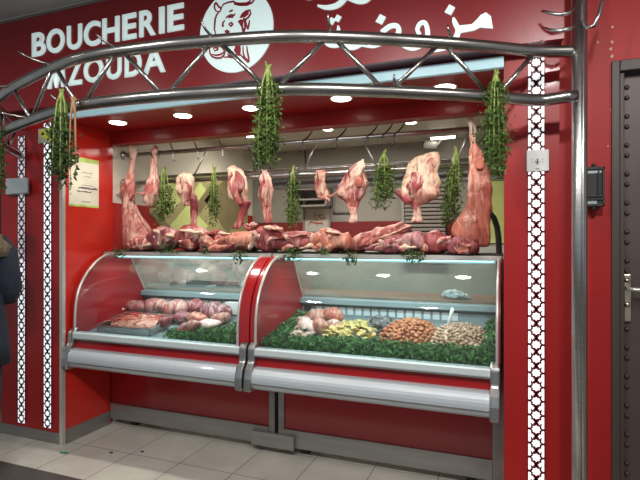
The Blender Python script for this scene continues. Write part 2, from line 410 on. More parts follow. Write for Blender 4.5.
for poly in ([(258, 120), (272, 92), (295, 72), (322, 64), (315, 98), (290, 116)], [(246, 140), (268, 128), (286, 132), (280, 165), (272, 182), (260, 160)],
             [(232, 296), (262, 290), (268, 320), (262, 352), (236, 345), (222, 330)], [(272, 190), (290, 196), (288, 214), (276, 214)]):
    MB().prism([cp(*p) for p in poly], Fx(SGN-.008), .0028).build('cow_head_shading', M['cow_red'], eo)
# arabic lettering (pixel outlines on the sign plane)
def glyph(polys, label):
    mb = MB()
    for poly in polys: mb.prism([fpx(*p) for p in poly], Fx(SGN), .008)
    o = mb.build('arabic_letter', M['letter'], sign); o['label'] = label
def thick(path, w):     # thick stroke polygon in pixels
    q = spline([(p[0], p[1], (w[i] if isinstance(w, list) else w)) for i, p in enumerate(path)], 5)
    path = [(a, b) for a, b, c in q]; w = [c for a, b, c in q]
    L_, R = [], []
    for i, p in enumerate(path):
        a = path[max(0, i-1)]; b = path[min(len(path)-1, i+1)]
        dx, dy = b[0]-a[0], b[1]-a[1]; l = math.hypot(dx, dy); ww = w[i] if isinstance(w, list) else w
        L_.append((p[0]-dy/l*ww/2, p[1]+dx/l*ww/2)); R.append((p[0]+dy/l*ww/2, p[1]-dx/l*ww/2))
    return L_+R[::-1]
def dia(x, y, r=5): return [(x-r, y+r*.45), (x-r*.1, y-r), (x+r, y-r*.4), (x+r*.2, y+r)]
glyph([[(456, 26.5), (472, 24.8), (477, 20), (481, 15.5), (486, 13), (491, 17), (493, 29), (480, 28), (474, 31), (457.5, 34)]], 'pale lit initial stroke at right end of Arabic word')
glyph([thick([(453.5, 18), (455, 23), (458, 30), (457, 36), (452, 44), (444, 49), (434, 52)], [2, 5, 5, 5.5, 5, 4, 1.5]), dia(450, 10.3, 5.3)], 'pale lit Arabic letter with one dot')
glyph([thick([(420, 35), (417.5, 30), (420, 24.5), (424.5, 23), (427.2, 28), (427.5, 38), (422, 45), (412, 49), (401, 46)], [4, 4, 4.2, 4.5, 4.6, 5, 5.5, 4.5, 1.5])], 'pale lit looped Arabic letter with tail')
glyph([thick([(382, 33), (390, 27), (397, 26.5), (399, 32), (394, 40), (380, 43)], [5, 5, 5, 5, 6, 5]),
       thick([(383, 42), (374, 46), (363, 45)], [6, 5, 4]), dia(381, 19.8, 5.2)], 'pale lit looped Arabic letter with one dot above')
glyph([thick([(362, 44), (353, 47.5), (344, 46)], [5, 6, 5]), thick([(338.5, 26), (338.5, 32), (333, 38), (327, 43), (333, 46), (341, 44), (341, 36)], [1.5, 4, 4.5, 4.5, 4.5, 4.5, 3]), dia(332, 21.5, 3.8), dia(338, 18.8, 3.8)], 'pale lit end letter with two dots')
glyph([thick([(318, 6), (327, 8), (337, 6), (344, 0), (347, -8)], [2, 4.5, 5.5, 5.5, 5])], 'pale lit curved tail of upper Arabic word')
glyph([thick([(348, -1), (358, 2), (366, 1.2), (372, -5)], [3, 4.5, 4.5, 5])], 'pale lit curved bowl of upper Arabic word')
glyph([thick([(296, -6), (304, -3), (311, -2), (314, -8)], [3, 4, 4, 5])], 'pale lit low stroke at left of upper Arabic word')

# ================================================================== LED lattice strips
def strip(xc, z0, z1, label, segs, latm, gpx=.066):
    root = empty('lattice_light_strip', (xc, FY, z0), label, 'light strip', None)
    for (a, b_, mm, lb) in segs:
        o = MB().box(xc-.036, xc+.036, FY-.004, FY, a, b_).build('light_panel', mm, root)
        if lb: plabel(o, lb)
    mb = MB(); z = z0+gpx/2
    def seg(a, b, w=.0040):
        a = Vector((a[0], 0, a[1])); b = Vector((b[0], 0, b[1])); t = (b-a).normalized(); nn = Vector((-t.z, 0, t.x))*w
        q = [a+nn-t*w*.5, a-nn-t*w*.5, b-nn+t*w*.5, b+nn+t*w*.5]
        mb.prism([(v.x, v.z) for v in q], Fx(FY-.004), .002)
    while z < z1-gpx*.3:
        ro, ri = gpx*.40, gpx*.30
        pts = [(xc+(ro if k % 2 == 0 else ri)*math.sin(PI*k/8), z+(ro if k % 2 == 0 else ri)*math.cos(PI*k/8)) for k in range(16)]
        for k in range(16): seg(pts[k], pts[(k+1) % 16])
        for s_ in (-1, 1):
            seg((xc+s_*ro, z), (xc+s_*.036, z), .005)
            e = gpx/2
            seg((xc+s_*ro*.38, z+ro*.92), (xc, z+e), .0042); seg((xc+s_*ro*.38, z-ro*.92), (xc, z-e), .0042)
            seg((xc+s_*ro*.71, z+ro*.71), (xc+s_*.022, z+e*.8), .003)
        seg((xc, z-gpx/2-.001), (xc, z-gpx/2+.001), .006)
        z += gpx
    for s_ in (-1, 1): mb.box(xc+s_*.036-.0018, xc+s_*.036+.0018, FY-.006, FY, z0, z1)
    mb.build('lattice', latm, root)
strip(.097, .02, 2.272, 'tall white lit star lattice strip on right red pilaster', [(.02, 2.272, M['led'], None)], M['lattice'])
strip(px(48, 240, FY).x, .10, 2.21, 'white lit star lattice strip beside the aluminium corner of left pilaster', [(.10, 2.21, M['led'], None)], M['lattice_far'])
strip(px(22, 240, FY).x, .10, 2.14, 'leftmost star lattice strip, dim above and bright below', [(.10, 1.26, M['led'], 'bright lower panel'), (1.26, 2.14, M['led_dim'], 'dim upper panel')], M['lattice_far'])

# small wall items
def boxpx(u0, u1, v0, v1, Y, d):
    a = px(u0, v1, Y); b = px(u1, v0, Y); return (a.x, b.x, Y-d, Y, a.z, b.z)
jb = empty('junction_box', px(20, 186, FY-.008), 'pale grey square junction box over leftmost lattice strip', 'box')
MB().box(*boxpx(10, 29.5, 178, 195, FY-.008, .035)).build('box_body', M['grey_box'], jb, bevel=.004)
MB().box(*boxpx(11.5, 28, 179.5, 193.5, FY-.043, .006)).build('box_cover', M['grey_box'], jb, bevel=.002)
sw = empty('key_switch', px(537.5, 160, FY-.006), 'square brushed key switch plate on right lattice strip', 'switch')
MB().box(*boxpx(526.5, 549, 149.5, 172, FY-.006, .010)).build('switch_plate', M['white_plastic'], sw, bevel=.003)
c = px(537.5, 160.5, FY-.016)
MB().tube([c, c+Vector((0, -.006, 0))], .009, 16).build('keyhole_ring', M['steel_dull'], sw, smooth=False)
km = MB(); km.box(c.x-.0022, c.x+.0022, c.y-.0075, c.y-.005, c.z-.016, c.z+.008)
km.build('keyhole', M['dark'], sw)
for (dx_, dz, w_) in ((-.022, -.008, .002), (-.022, .004, .002), (.022, -.008, .002), (.022, .004, .002), (0, -.04, .008)):
    MB().box(c.x+dx_-w_, c.x+dx_+w_, c.y-.001, c.y+.001, c.z+dz, c.z+dz+.003).build('plate_marking', M['dark'], sw)
st = empty('sticker', px(48, 135, FY-.0065), 'yellow and white square sticker on top of left lattice strip', 'sticker')
MB().box(*boxpx(38.5, 58.5, 127, 143.5, FY-.0065, .002)).build('sticker_sheet', mat('sticker_paper', (.55, .56, .38), .5), st)
ym = MB()
for (u, v, r, q) in ((46, 134, 4.2, 6), (51.5, 138, 3.6, 5), (47.5, 130, 2.8, 5), (42, 133, 2.4, 6), (54, 139, 2.4, 5)):
    c = px(u, v, FY-.0085); s_ = 3.4/500
    ym.prism([(c.x+r*1.5*s_*math.cos(a)*random.uniform(.6, 1.1), c.z+r*1.3*s_*math.sin(a)*random.uniform(.6, 1.1)) for a in [2*PI*k/(q*2) for k in range(q*2)]], Fx(FY-.0085), .0012)
ym.build('yellow_print', M['yellow_sticker'], st)
bm_ = MB(); bm_.prism([fp for fp in [(px(51, 133, FY).x, px(51, 133, FY).z), (px(55, 130, FY).x, px(55, 130, FY).z), (px(57, 131, FY).x, px(57, 131, FY).z), (px(53, 135, FY).x, px(53, 135, FY).z)]], Fx(FY-.0085), .0024)
bm_.build('black_print', M['ink'], st)
# wall lantern right of the post
WL = 2.62
la = empty('wall_lantern', px(595, 187, WL), 'black framed rectangular wall lantern on red wall left of the door', 'lantern')
a0 = px(583, 207, WL-.05); a1 = px(604, 167, WL-.05)
fr = MB(); x0, x1, z0, z1 = a0.x, a1.x, a0.z, a1.z; t = .009
for zz in (z0, z1-t*1.4, z0+(z1-z0)*.16, z0+(z1-z0)*.24): fr.box(x0, x1, WL-.075, WL-.045, zz, zz+t*(1.4 if zz in (z0, z1-t*1.4) else .9))
for xx in (x0, x1-t): fr.box(xx, xx+t, WL-.075, WL-.045, z0, z1)
fr.box(x1-t*3, x1-t*2.3, WL-.075, WL-.045, z0+.03, z1)
fr.build('lantern_frame', M['dark'], la, bevel=.002)
MB().box(x0+.004, x1-.004, WL-.062, WL, z0+.004, z1-.004).build('lantern_body', M['glass_dark'], la, bevel=.004)
for zz, s_ in ((z1, 1), (z0, -1)):
    MB().tube([((x0+x1)/2, WL-.06, zz-s_*.003), ((x0+x1)/2, WL-.06, zz+s_*.012), ((x0+x1)/2, WL-.06, zz+s_*.016)], [.009, .010, .004], 12).build('lantern_knob', M['dark'], la, smooth=True)
MB().box(x0+.012, x1-.03, WL-.066, WL-.062, z0+.012, z0+.03).build('lantern_glass', M['grey_box'], la)
MB().box(x0+.012, x1-.012, WL-.066, WL-.062, z1-.028, z1-.016).build('lantern_glass', M['grey_box'], la)

# poster on left return wall
Pn = lambda u, v: sx(u, v, XL+.004)
po = empty('poster', Pn(84, 183), 'cream poster with green top edge on red side wall', 'poster')
pm = MB()
ya, yb = Pn(69, 180).y, Pn(98.8, 180).y
za, zb = Pn(84, 207).z, Pn(84, 158).z
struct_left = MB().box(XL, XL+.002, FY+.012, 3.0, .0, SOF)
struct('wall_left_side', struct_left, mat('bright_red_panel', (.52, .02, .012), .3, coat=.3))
pm.box(XL+.002, XL+.004, ya, yb, za, zb); pm.build('poster_sheet', M['poster'], po)
MB().box(XL+.004, XL+.0045, ya, yb, zb-.03, zb).build('poster_green_border', M['poster_green'], po)
MB().box(XL+.004, XL+.0045, ya, yb, za, za+.015).build('poster_green_border', M['poster_green'], po)
tx = MB(); rr = random.Random(3)
for row, (fz, h, f0, f1) in enumerate(((.37, .014, .3, .92), (.30, .010, .25, .7), (.44, .004, .4, .8), (.70, .004, .4, .75), (.62, .004, .5, .7), (.10, .005, .4, .7))):
    yy = ya+(yb-ya)*f0; tx = MB()
    while yy < ya+(yb-ya)*f1:
        ww = rr.uniform(.006, .014); zz = za+(zb-za)*fz+rr.uniform(-.002, .002)
        tx.box(XL+.004, XL+.0048, yy, yy+ww, zz, zz+h*rr.uniform(.5, 1)); yy += ww-.001
    tx.build('poster_print', M['ink'], po)

# mural on left wall further in
mu = empty('wall_mural', (XL, 4.2, 1.5), 'olive and lime geometric mural on rear left wall', 'mural')
mp_ = MB().prism([(sx(u, v, XL+.006).y, sx(u, v, XL+.006).z) for u, v in ((150, 178), (248, 172), (248, 245), (178, 245), (150, 214))], lambda a, b, t: Vector((XL+.001+t, a, b)), .004)
mp_.build('mural_ground', M['olive'], mu)
for poly, mm in (([(150, 190), (168, 176), (186, 196), (168, 214)], 'lime'), ([(204, 200), (228, 176), (247, 204), (228, 234)], 'olive_dark'), ([(168, 228), (188, 204), (208, 226), (190, 244)], 'lime'),
                 ([(193, 192), (200, 182), (206, 190), (197, 203)], 'lime'), ([(206, 190), (214, 181), (212, 196), (200, 214), (196, 205)], 'olive_dark'), ([(150, 214), (154, 210), (182, 238), (178, 244)], 'olive_dark')):
    MB().prism([(sx(u, v, XL+.006).y, sx(u, v, XL+.006).z) for u, v in poly], lambda a, b, t: Vector((XL+.005+t, a, b)), .002).build('mural_shape', M[mm], mu)

# back wall items
def frame_pic(u0, u1, v0, v1, name, label, cat, inner, kind=0):
    Y = BK-.02 if v1 > 222 else BK
    e = empty(name, px((u0+u1)/2, v1, Y), label, cat)
    x0, x1, _, _, z0, z1 = boxpx(u0, u1, v0, v1, Y, .02); t = .018
    f = MB()
    f.box(x0, x1, Y-.03, Y, z0, z0+t); f.box(x0, x1, Y-.03, Y, z1-t, z1); f.box(x0, x0+t, Y-.03, Y, z0, z1); f.box(x1-t, x1, Y-.03, Y, z0, z1)
    f.build('picture_frame', M['shutter'], e)
    MB().box(x0+t, x1-t, Y-.015, Y, z0+t, z1-t).build('picture_sheet', inner, e)
    return e, (x0, x1, z0, z1, Y)
e, (x0, x1, z0, z1, Y) = frame_pic(304, 331, 207, 233, 'framed_picture', 'framed picture with reddish branching drawing low on back wall', 'picture', M['picture_paper'])
dm = MB(); rr = random.Random(5)
for k in range(9):
    cx_, cz_ = x0+(x1-x0)*rr.uniform(.25, .8), z0+(z1-z0)*rr.uniform(.3, .7); 
    a = rr.uniform(0, PI); l = rr.uniform(.02, .05)
    dm.tube([(cx_-l*math.cos(a), Y-.016, cz_-l*math.sin(a)), (cx_, Y-.018, cz_+.01), (cx_+l*math.cos(a), Y-.016, cz_+l*math.sin(a))], [.003, .007, .003], 5)
dm.build('picture_drawing', M['ink_red'], e)
frame_pic(334, 352, 186, 213, 'framed_picture', 'plain grey framed panel on back wall above the red band', 'picture', M['grey_wall'])
sh = empty('wall_shelf', px(312, 200, BK-.02), 'dark wall shelves on back wall above reddish picture', 'shelf')
for v in (189, 199, 205):
    a = px(302, v+3, BK); b = px(332, v, BK); MB().box(a.x, b.x, BK-.2, BK, a.z, a.z+.02).build('shelf_board', M['shutter'], sh)
for u in (302, 331):
    a = px(u, 206, BK); b = px(u, 186, BK); MB().box(a.x, a.x+.02, BK-.2, BK, a.z, b.z).build('shelf_side', M['shutter'], sh)
shu = empty('roller_shutter', px(424, 240, BK-.06), 'brownish grey slatted roller shutter at rear right', 'shutter')
a = px(405, 262, BK-.06); b = px(446, 176, BK-.06); sm = MB(); z = a.z
while z < b.z: sm.box(a.x, b.x, BK-.10, BK-.055, z, z+.028); z += .04
sm.build('shutter_slats', M['shutter'], shu, bevel=.004)
MB().box(a.x-.03, a.x, BK-.11, BK-.04, a.z, b.z).build('shutter_guide', M['grey_wall'], shu)
yp = MB().box(px(484, 200, BK-.03).x, -.002, BK-.04, BK-.02, 1.37, 2.05).build('wall_panel', M['lime'], origin=(-.15, BK-.03, 1.0)); tag(yp, 'yellow green wall panel at far right behind hanging carcass', 'panel')
cc = [(490, 213), (494, 218), (497, 227), (498.5, 238), (499, 250)]
ar = MB().tube([px(u, v, 3.9) for u, v in cc]+[Vector((px(499, 250, 3.9).x, 3.9, .0))], .022, 10).build('curved_rail', M['dark'], smooth=True, origin=(px(499, 250, 3.9).x, 3.9, 0)); tag(ar, 'dark curved upright rail behind right end of counter', 'rail')
sb = MB().box(px(262, 175, 3.75).x, .0, 3.70, 3.85, px(400, 181, 3.75).z-.02, px(400, 173, 3.75).z).build('rear_shelf_beam', mat('grey_beam', (.20, .20, .19), .4, metal=.4), origin=(-.5, 3.75, 1.8)); tag(sb, 'long grey beam behind hanging rails spanning right half', 'beam')
wire = MB().tube([px(305, 150, 5.0), px(306, 165, 5.0), px(303, 178, 5.0), px(309, 186, 5.0), px(313, 176, 5.0), px(310, 168, 5.0), px(306, 172, 5.0)], .010, 8).build('hanging_cable', M['dark'], smooth=True, origin=px(306, 150, 5.0)); tag(wire, 'thin looped black cable against rear grey wall right of central herbs', 'cable')

# ================================================================== DOWNLIGHTS
def downlight(x, y, z, label, grp, power, r=.055, spot=True):
    e = empty('downlight', (x, y, z), label, 'ceiling light', grp)
    MB().tube([(x, y, z), (x, y, z-.006)], r+.010, 24).build('light_rim', M['lamp_rim'], e)
    MB().tube([(x, y, z-.006), (x, y, z-.009)], r, 24).build('light_lens', M['lamp'], e)
    l = bpy.data.lights.new('downlight_lamp', 'SPOT'); l.energy = power; l.spot_size = math.radians(140); l.spot_blend = .8; l.shadow_soft_size = .05
    l.color = (1, .94, .84)
    o = bpy.data.objects.new('downlight_lamp', l); COL.objects.link(o); o.parent = e; o.location = (0, 0, -.02)
orde = ['leftmost', 'second from left', 'middle', 'second from right', 'rightmost']
for i, (u, v) in enumerate(((118, 122), (183, 115), (255, 109), (344, 100), (445, 87))):
    p = pz(u, v, SOF); downlight(p.x, 2.73, SOF, f'round white downlight in red soffit, {orde[i]} of five', 'downlights in red soffit', 19)
for i, (u, v) in enumerate(((185, 142), (251, 136), (328, 129), (411, 122))):
    p = pz(u, v, RZ); downlight(p.x, p.y, RZ, f'small downlight in beige interior ceiling, {["leftmost", "second from left", "second from right", "rightmost"][i]} of row', 'interior ceiling downlights', 30, .045)
p = pz(183, 158.5, RZ); downlight(p.x, p.y, RZ, 'deeper small downlight in interior ceiling near rear left corner', 'interior ceiling downlights', 30, .045)
def tubelight(u0, u1, v, label, Y=None):
    p = pz((u0+u1)/2, v, RZ-.03); a = px(u0, v, p.y); b = px(u1, v, p.y)
    e = empty('tube_light', (p.x, p.y, RZ), label, 'ceiling light')
    MB().box(a.x, b.x, p.y-.03, p.y+.03, RZ-.025, RZ).build('light_housing', M['white_plastic'], e)
    MB().tube([(a.x+.01, p.y, RZ-.034), (b.x-.01, p.y, RZ-.034)], .011, 12).build('light_tube', M['lamp'], e, smooth=True)
tubelight(212, 234, 152, 'fluorescent tube light on interior ceiling behind upper rail, left')
tubelight(430, 456, 137.5, 'fluorescent tube light on interior ceiling beside white camera')
cam_ = empty('security_camera', pz(441, 137, RZ-.01), 'small white bullet camera hanging from interior ceiling', 'camera')
q = pz(446, 136.5, RZ); cY = q.y
c0 = px(424, 144, cY); c1 = px(437, 145, cY)
MB().tube([c0, c0+(c1-c0)*.1, c1-(c1-c0)*.1, c1], [.03, .04, .04, .03], 16).build('camera_body', M['white_plastic'], cam_, smooth=True)
MB().tube([c0+Vector((-.012, 0, 0)), c0], .026, 14).build('camera_lens', M['dark'], cam_)
MB().tube([c1, px(441, 140, cY), px(446, 137, cY), Vector((q.x, cY, RZ))], .010, 8).build('camera_bracket', M['white_plastic'], cam_)

# ================================================================== TRUSS
LP = [(-4, 3.0), (6, 2.75), (31, 2.5), (62, 2.30), (94, 2.19), (156, 2.09), (200, 2.045), (285, 1.99), (360, 2.005), (445, 2.055), (488, 2.095), (536, 2.143)]
def pt(u, zc): dx, dy = ray(u); return (dx*zc, dy*zc)
ctrl = [(-3.275, FY-.0)] + [(-3.10, 2.32)] + [pt(u, z_) for u, z_ in LP]
PX, PY = .257, 2.385
low = spline(ctrl+[(PX-.12, 2.345)])
lowp = [(x, y, 2.0) for x, y in low]
lowp += [(PX-.06, 2.335, 2.002), (PX-.01, 2.345, 2.004)]
upp = spline(ctrl+[(PX-.02, 2.395)])
ZU = 2.21
truss = empty('pipe_truss', (-1.3, 1.75, 2.0), 'curved double pipe steel truss bowing out in front of the counter', 'truss')
MB().tube(lowp, .0255, 14).build('bottom_pipe', M['truss'], truss, smooth=True)
MB().tube([(x, y, ZU) for x, y in upp], .0255, 14).build('top_pipe', M['truss'], truss, smooth=True)
def at_u(u):
    best = None
    for (x, y) in low[20:]:
        zc = -x*ST+y*CT; uu = 320+FL*(x*CT+y*ST)/zc
        if best is None or abs(uu-u) < best[0]: best = (abs(uu-u), x, y)
    # refine linearly
    pts = low[14:]
    for i in range(len(pts)-1):
        us = []
        for (x, y) in pts[i:i+2]:
            zc = -x*ST+y*CT; us.append(320+FL*(x*CT+y*ST)/zc)
        if (us[0]-u)*(us[1]-u) <= 0 and us[0] != us[1]:
            t = (u-us[0])/(us[1]-us[0]); return (pts[i][0]+t*(pts[i+1][0]-pts[i][0]), pts[i][1]+t*(pts[i+1][1]-pts[i][1]))
    return best[1:]
for u1, u2 in ((14, 30), (51, 33), (57, 76), (114, 86), (125, 160), (209, 170), (222, 264), (324, 279), (337, 381), (437, 394), (447, 487), (533, 499)):
    a = at_u(u1); b = at_u(u2)
    MB().tube([(a[0], a[1], ZU-.015), (b[0], b[1], 2.015)], .0095, 10).build('brace', M['truss'], truss, smooth=True)
for (ia, ib) in ((3, 7), (11, 7), (11, 15)):
    a, b = low[ia], low[ib]
    MB().tube([(a[0], a[1], ZU-.015), (b[0], b[1], 2.015)], .0095, 10).build('brace', M['truss'], truss, smooth=True)
def prong(u, top, du, dv, up=.05):
    x, y = at_u(u); z = (ZU if top else 2.0)
    zc = -x*ST+y*CT; s_ = zc/FL
    rx, ry = CT, ST
    pts = []
    for t in (0, .25, .5, .75, 1):
        pts.append((x+rx*du*s_*t, y+ry*du*s_*t-.05*math.sin(t*PI/2), z+.015+(-dv*s_)*t**1.8))
    MB().tube(pts, [.0065, .006, .0055, .005, .003], 8).build('hook', M['truss'], truss, smooth=True)
prong(52, True, -24, -10); prong(118, True, -13, -10); prong(214, True, -6, -13); prong(333, True, -1, -17)
prong(29, False, -22, -4); prong(396, False, 1, -10); prong(452, True, -3, -10); prong(68, False, -8, -8); prong(10, True, -12, 4)
# post with hooks
post = empty('steel_post', (PX+.02, PY, 0), 'tall stainless steel post with hooks right of the counter', 'post')
X0 = px(579.5, 200, 2.40).x
MB().tube([(X0, 2.40, .02), (X0, 2.40, 2.98)], .031, 24).build('post_pipe', M['steel'], post, smooth=True)
MB().tube([(X0+.010, 2.367, .02), (X0+.010, 2.367, 2.98)], .006, 10).build('weld_rod', M['steel'], post, smooth=True)
MB().tube([(X0, 2.40, 0), (X0, 2.40, .02)], .065, 24).build('base_flange', M['steel_dull'], post)
for pp in ([(577, 8), (566, 14), (556, 14.5), (548, 12.5), (542, 11)], [(577, 25), (568, 29), (560, 31), (550, 30), (544, 28)], [(583, -14), (582, 8), (582.5, 20), (588, 28), (594, 26), (599, 15), (602, 2), (606, -8)]):
    n = len(pp)
    MB().tube([px(u, v, 2.345-.04*math.sin(PI*i/(n-1))) for i, (u, v) in enumerate(pp)], [.008]*(n-2)+[.007, .0055], 10).build('hook', M['steel'], post, smooth=True)

# ================================================================== HANGING RAIL
RY = 3.0+.12; RY = 3.12
rail = empty('hanging_rail', (-1.4, RY, 1.85), 'chrome lattice hanging rail above the counter with black hooks', 'rail')
# rails sit slightly behind the beam
def rz(v, u=113): return sx(u, v, XL).z
ZR1, ZR2 = 2.065, 1.845
MB().tube([(XL, RY, ZR1), (.0, RY, ZR1)], .016, 14).build('upper_bar', M['steel'], rail, smooth=True)
MB().tube([(XL, RY, ZR2), (.0, RY, ZR2)], .016, 14).build('lower_bar', M['steel'], rail, smooth=True)
for z in (ZR1, ZR2):
    MB().tube([(XL, RY, z), (XL+.012, RY, z), (XL+.03, RY, z)], [.038, .034, .02], 18).build('wall_flange', M['steel'], rail, smooth=True)
for u1, u2 in ((207, 192), (248, 262), (317, 303), (362, 378), (160, 150), (470, 455)):
    a = px(u1, 150, RY); b = px(u2, 150, RY)
    MB().tube([(a.x, RY, ZR1), (b.x, RY, ZR2)], .006, 8).build('brace', M['steel'], rail, smooth=True)
rail2 = empty('rear_rail', (-1.4, 3.45, 1.93), 'second steel rail behind the hanging rail', 'rail')
MB().tube([(XL, 3.45, 1.93), (0, 3.45, 1.93)], .014, 12).build('bar', M['steel'], rail2, smooth=True)
MB().tube([(XL, 3.45, 1.93), (XL+.012, 3.45, 1.93), (XL+.03, 3.45, 1.93)], [.036, .032, .018], 18).build('wall_flange', M['steel'], rail2, smooth=True)
def shook(u, z, label, dark=True, flip=1, s=1.0, dy=0):
    x = px(u, 150, RY).x
    pts = []
    # upper curl over bar
    for k in range(7):
        a = PI*(-.15+1.15*k/6); pts.append((x+flip*.021*math.cos(a)*s*.55, RY-.021*math.cos(a), z+.021*math.sin(a)))
    pts = [(x-flip*.030*s, RY+.018, z+.055*s), (x-flip*.016*s, RY+.012, z+.032*s), (x, RY-.004, z+.0175), (x+flip*.01*s, RY-.019, z+.004), (x+flip*.012*s, RY-.02, z-.02*s), (x+flip*.010*s, RY-.02, z-.035*s), (x+flip*.022*s, RY-.024, z-.046*s), (x+flip*.034*s, RY-.026, z-.038*s)]
    o = MB().tube(pts, [.003]+[.005]*6+[.003], 8).build('meat_hook', M['black_hook'] if dark else M['steel'], smooth=True, origin=(x, RY, z))
    tag(o, label, 'hook', 'empty hooks on upper rail'); return o
hl = ['bare S hook on upper rail, left above the slim herb bunch', 'bare S hook on upper rail above pale bony shoulder piece', 'bare S hook on upper rail above middle slim herb bunch',
      'bare dark S hook on upper rail right of the big central herb bunch', 'bare dark S hook on upper rail above small orange cut', 'bare dark S hook on upper rail above triangular shoulder',
      'bare dark S hook on upper rail left of security camera', 'bare dark S hook on upper rail above right slim herb bunch']
for (u, fl_, dk), lb in zip(((173, 1, False), (197, 1, False), (222, 1, False), (306, -1, True), (340, -1, True), (371, -1, True), (398, -1, True), (386, -1, True)), hl):
    shook(u, ZR1, lb, dk, fl_, 1.55)

# ================================================================== MEAT
def sm_noise(p, s, seed): return noise.noise(Vector(p)*s+Vector((seed*7.3, seed*3.1, seed*1.7)))
def lump(mb, rows, n=26, amp=.010, seed=1, ns=14, sub=5, power=2.0):
    """rows: list of (center Vector, axisA Vector(half width), axisB Vector(half depth), fat)"""
    full = []
    flat = [tuple(r[0])+tuple(r[1])+tuple(r[2])+(r[3],) for r in rows]
    for r in spline(flat, sub): full.append((Vector(r[0:3]), Vector(r[3:6]), Vector(r[6:9]), r[9]))
    rings = []; fats = []
    N = len(full)
    for i, (c, A, B, ft) in enumerate(full):
        ring = []
        for k in range(n):
            a = 2*PI*k/n; ca, sa = math.cos(a), math.sin(a)
            e = 2/power; p = c+A*(abs(ca)**e*(1 if ca > 0 else -1))+B*(abs(sa)**e*(1 if sa > 0 else -1))
            d = (p-c); L_ = max(d.length, 1e-5)
            nz = sm_noise(p, ns, seed)*amp+sm_noise(p, ns*2.7, seed+5)*amp*.45
            # ridges (muscle folds)
            nz -= abs(sm_noise(p, ns*.8, seed+11))*amp*.8
            lim = min(1, L_/.02)
            ring.append(p+d/L_*nz*lim)
            fats.append(max(0, min(1, ft+sm_noise(p, 9, seed+3)*.5)))
        rings.append(ring)
    mb.rings(rings, True, fats); return mb

EX = Vector((1, 0, 0)); EY = Vector((0, 1, 0)); EZ = Vector((0, 0, 1))
def hang(mb, rows, Y, seed, depth=.6, amp=.008, minf=0):
    """rows: (u_left,u_right,v,fat[,dY]) silhouette from top to bottom"""
    R = []
    a = px((rows[0][0]+rows[0][1])/2, rows[0][2], Y)
    R.append((a+Vector((0, 0, .004)), EX*.002, EY*.002, rows[0][3]))
    for r in rows:
        dy = r[4] if len(r) > 4 else 0
        l = px(r[0], r[2], Y+dy); rr_ = px(r[1], r[2], Y+dy); c = (l+rr_)/2; h = (rr_.x-l.x)/2
        R.append((c, EX*h, EY*min(h*depth, .075), r[3]))
    a = px((rows[-1][0]+rows[-1][1])/2, rows[-1][2], Y+(rows[-1][4] if len(rows[-1]) > 4 else 0))
    R.append((a-Vector((0, 0, .006)), EX*.003, EY*.003, rows[-1][3]))
    return lump(mb, R, seed=seed, amp=amp)
HY = RY-.06
def hookfor(root, u, z, Yh=HY, ztop=None):
    """steel hook from bar down into the meat top"""
    x = px(u, 170, Yh).x
    pts = [(x-.004, RY+.017, z), (x-.002, RY+.004, z+.020), (x, RY-.014, z+.014), (x, RY-.022, z-.008), (x, Yh+.004, z-.035), (x+.002, Yh-.028, z-.05), (x+.003, Yh-.044, z-.025), (x+.003, Yh-.05, z+.012)]
    MB().tube(pts, [.003]*7+[.0015], 8).build('hook', M['black_hook'], root, smooth=True)

# A: left carcass flank
r_ = empty('carcass_half', px(132, 150, HY), 'long lamb flank and shank hanging at far left of rail', 'hanging meat')
m = MB(); hang(m, [(130, 136.5, 147, .9), (129.5, 137, 153, .9), (129, 135, 165, .6), (127, 134.5, 176, .4), (121, 135.5, 187, .2), (122, 135, 200, .35), (122, 139, 212, .35), (122.5, 147, 224, .2), (123, 154, 234, .15), (124, 160, 243, .3), (127, 160, 250, .2)], HY, 3, .45)
m.build('flank', M['pink'], r_, smooth=True)
MB().tube([px(121, 190, HY-.01), px(115, 197, HY-.02), px(112.5, 210, HY-.02), px(112.5, 225, HY-.02), px(114.5, 238, HY-.02)], [.010, .005, .0035, .003, .002], 8).build('hanging_tendon', M['fat'], r_, smooth=True)
MB().tube([px(130, 200, HY-.03), px(134, 194, HY-.04), px(141, 193, HY-.04), px(147, 196, HY-.03)], [.007, .006, .006, .006], 8).build('flap_edge', M['pink'], r_, smooth=True)
MB().tube([px(135.5, 205, HY-.035), px(138, 213, HY-.035), px(143, 222, HY-.035), px(150, 231, HY-.035)], [.004, .006, .006, .004], 8).build('fat_edge', M['fat'], r_, smooth=True)
m = MB(); hang(m, [(130, 136, 144.5, 1), (129, 137, 148, 1), (130, 136, 153, 1)], HY-.004, 4, .8, .002)
plabel(m.build('shank_bone', M['bone'], r_, smooth=True), 'pale bare shank bone end')
hookfor(r_, 133, ZR1)
# B
r_ = empty('hanging_haunch', px(153, 150, HY), 'slim pale lamb leg hanging second from left of rail', 'hanging meat')
m = MB(); hang(m, [(152.5, 156.5, 150, .6), (151.5, 157.5, 160, .5), (149, 158, 175, .5), (146, 160, 185, .3), (144, 160.5, 194, .4), (145, 158, 202, .5), (148, 155, 207, .3)], HY, 8, .6)
m.build('leg_meat', M['pink'], r_, smooth=True)
m = MB(); hang(m, [(154, 156.5, 146, .3), (152, 158, 150, .3), (152.5, 157, 154, .6)], HY-.006, 9, .8, .002); plabel(m.build('leg_joint', M['orange'], r_, smooth=True), 'reddish joint at the leg end')
hookfor(r_, 155, ZR1)
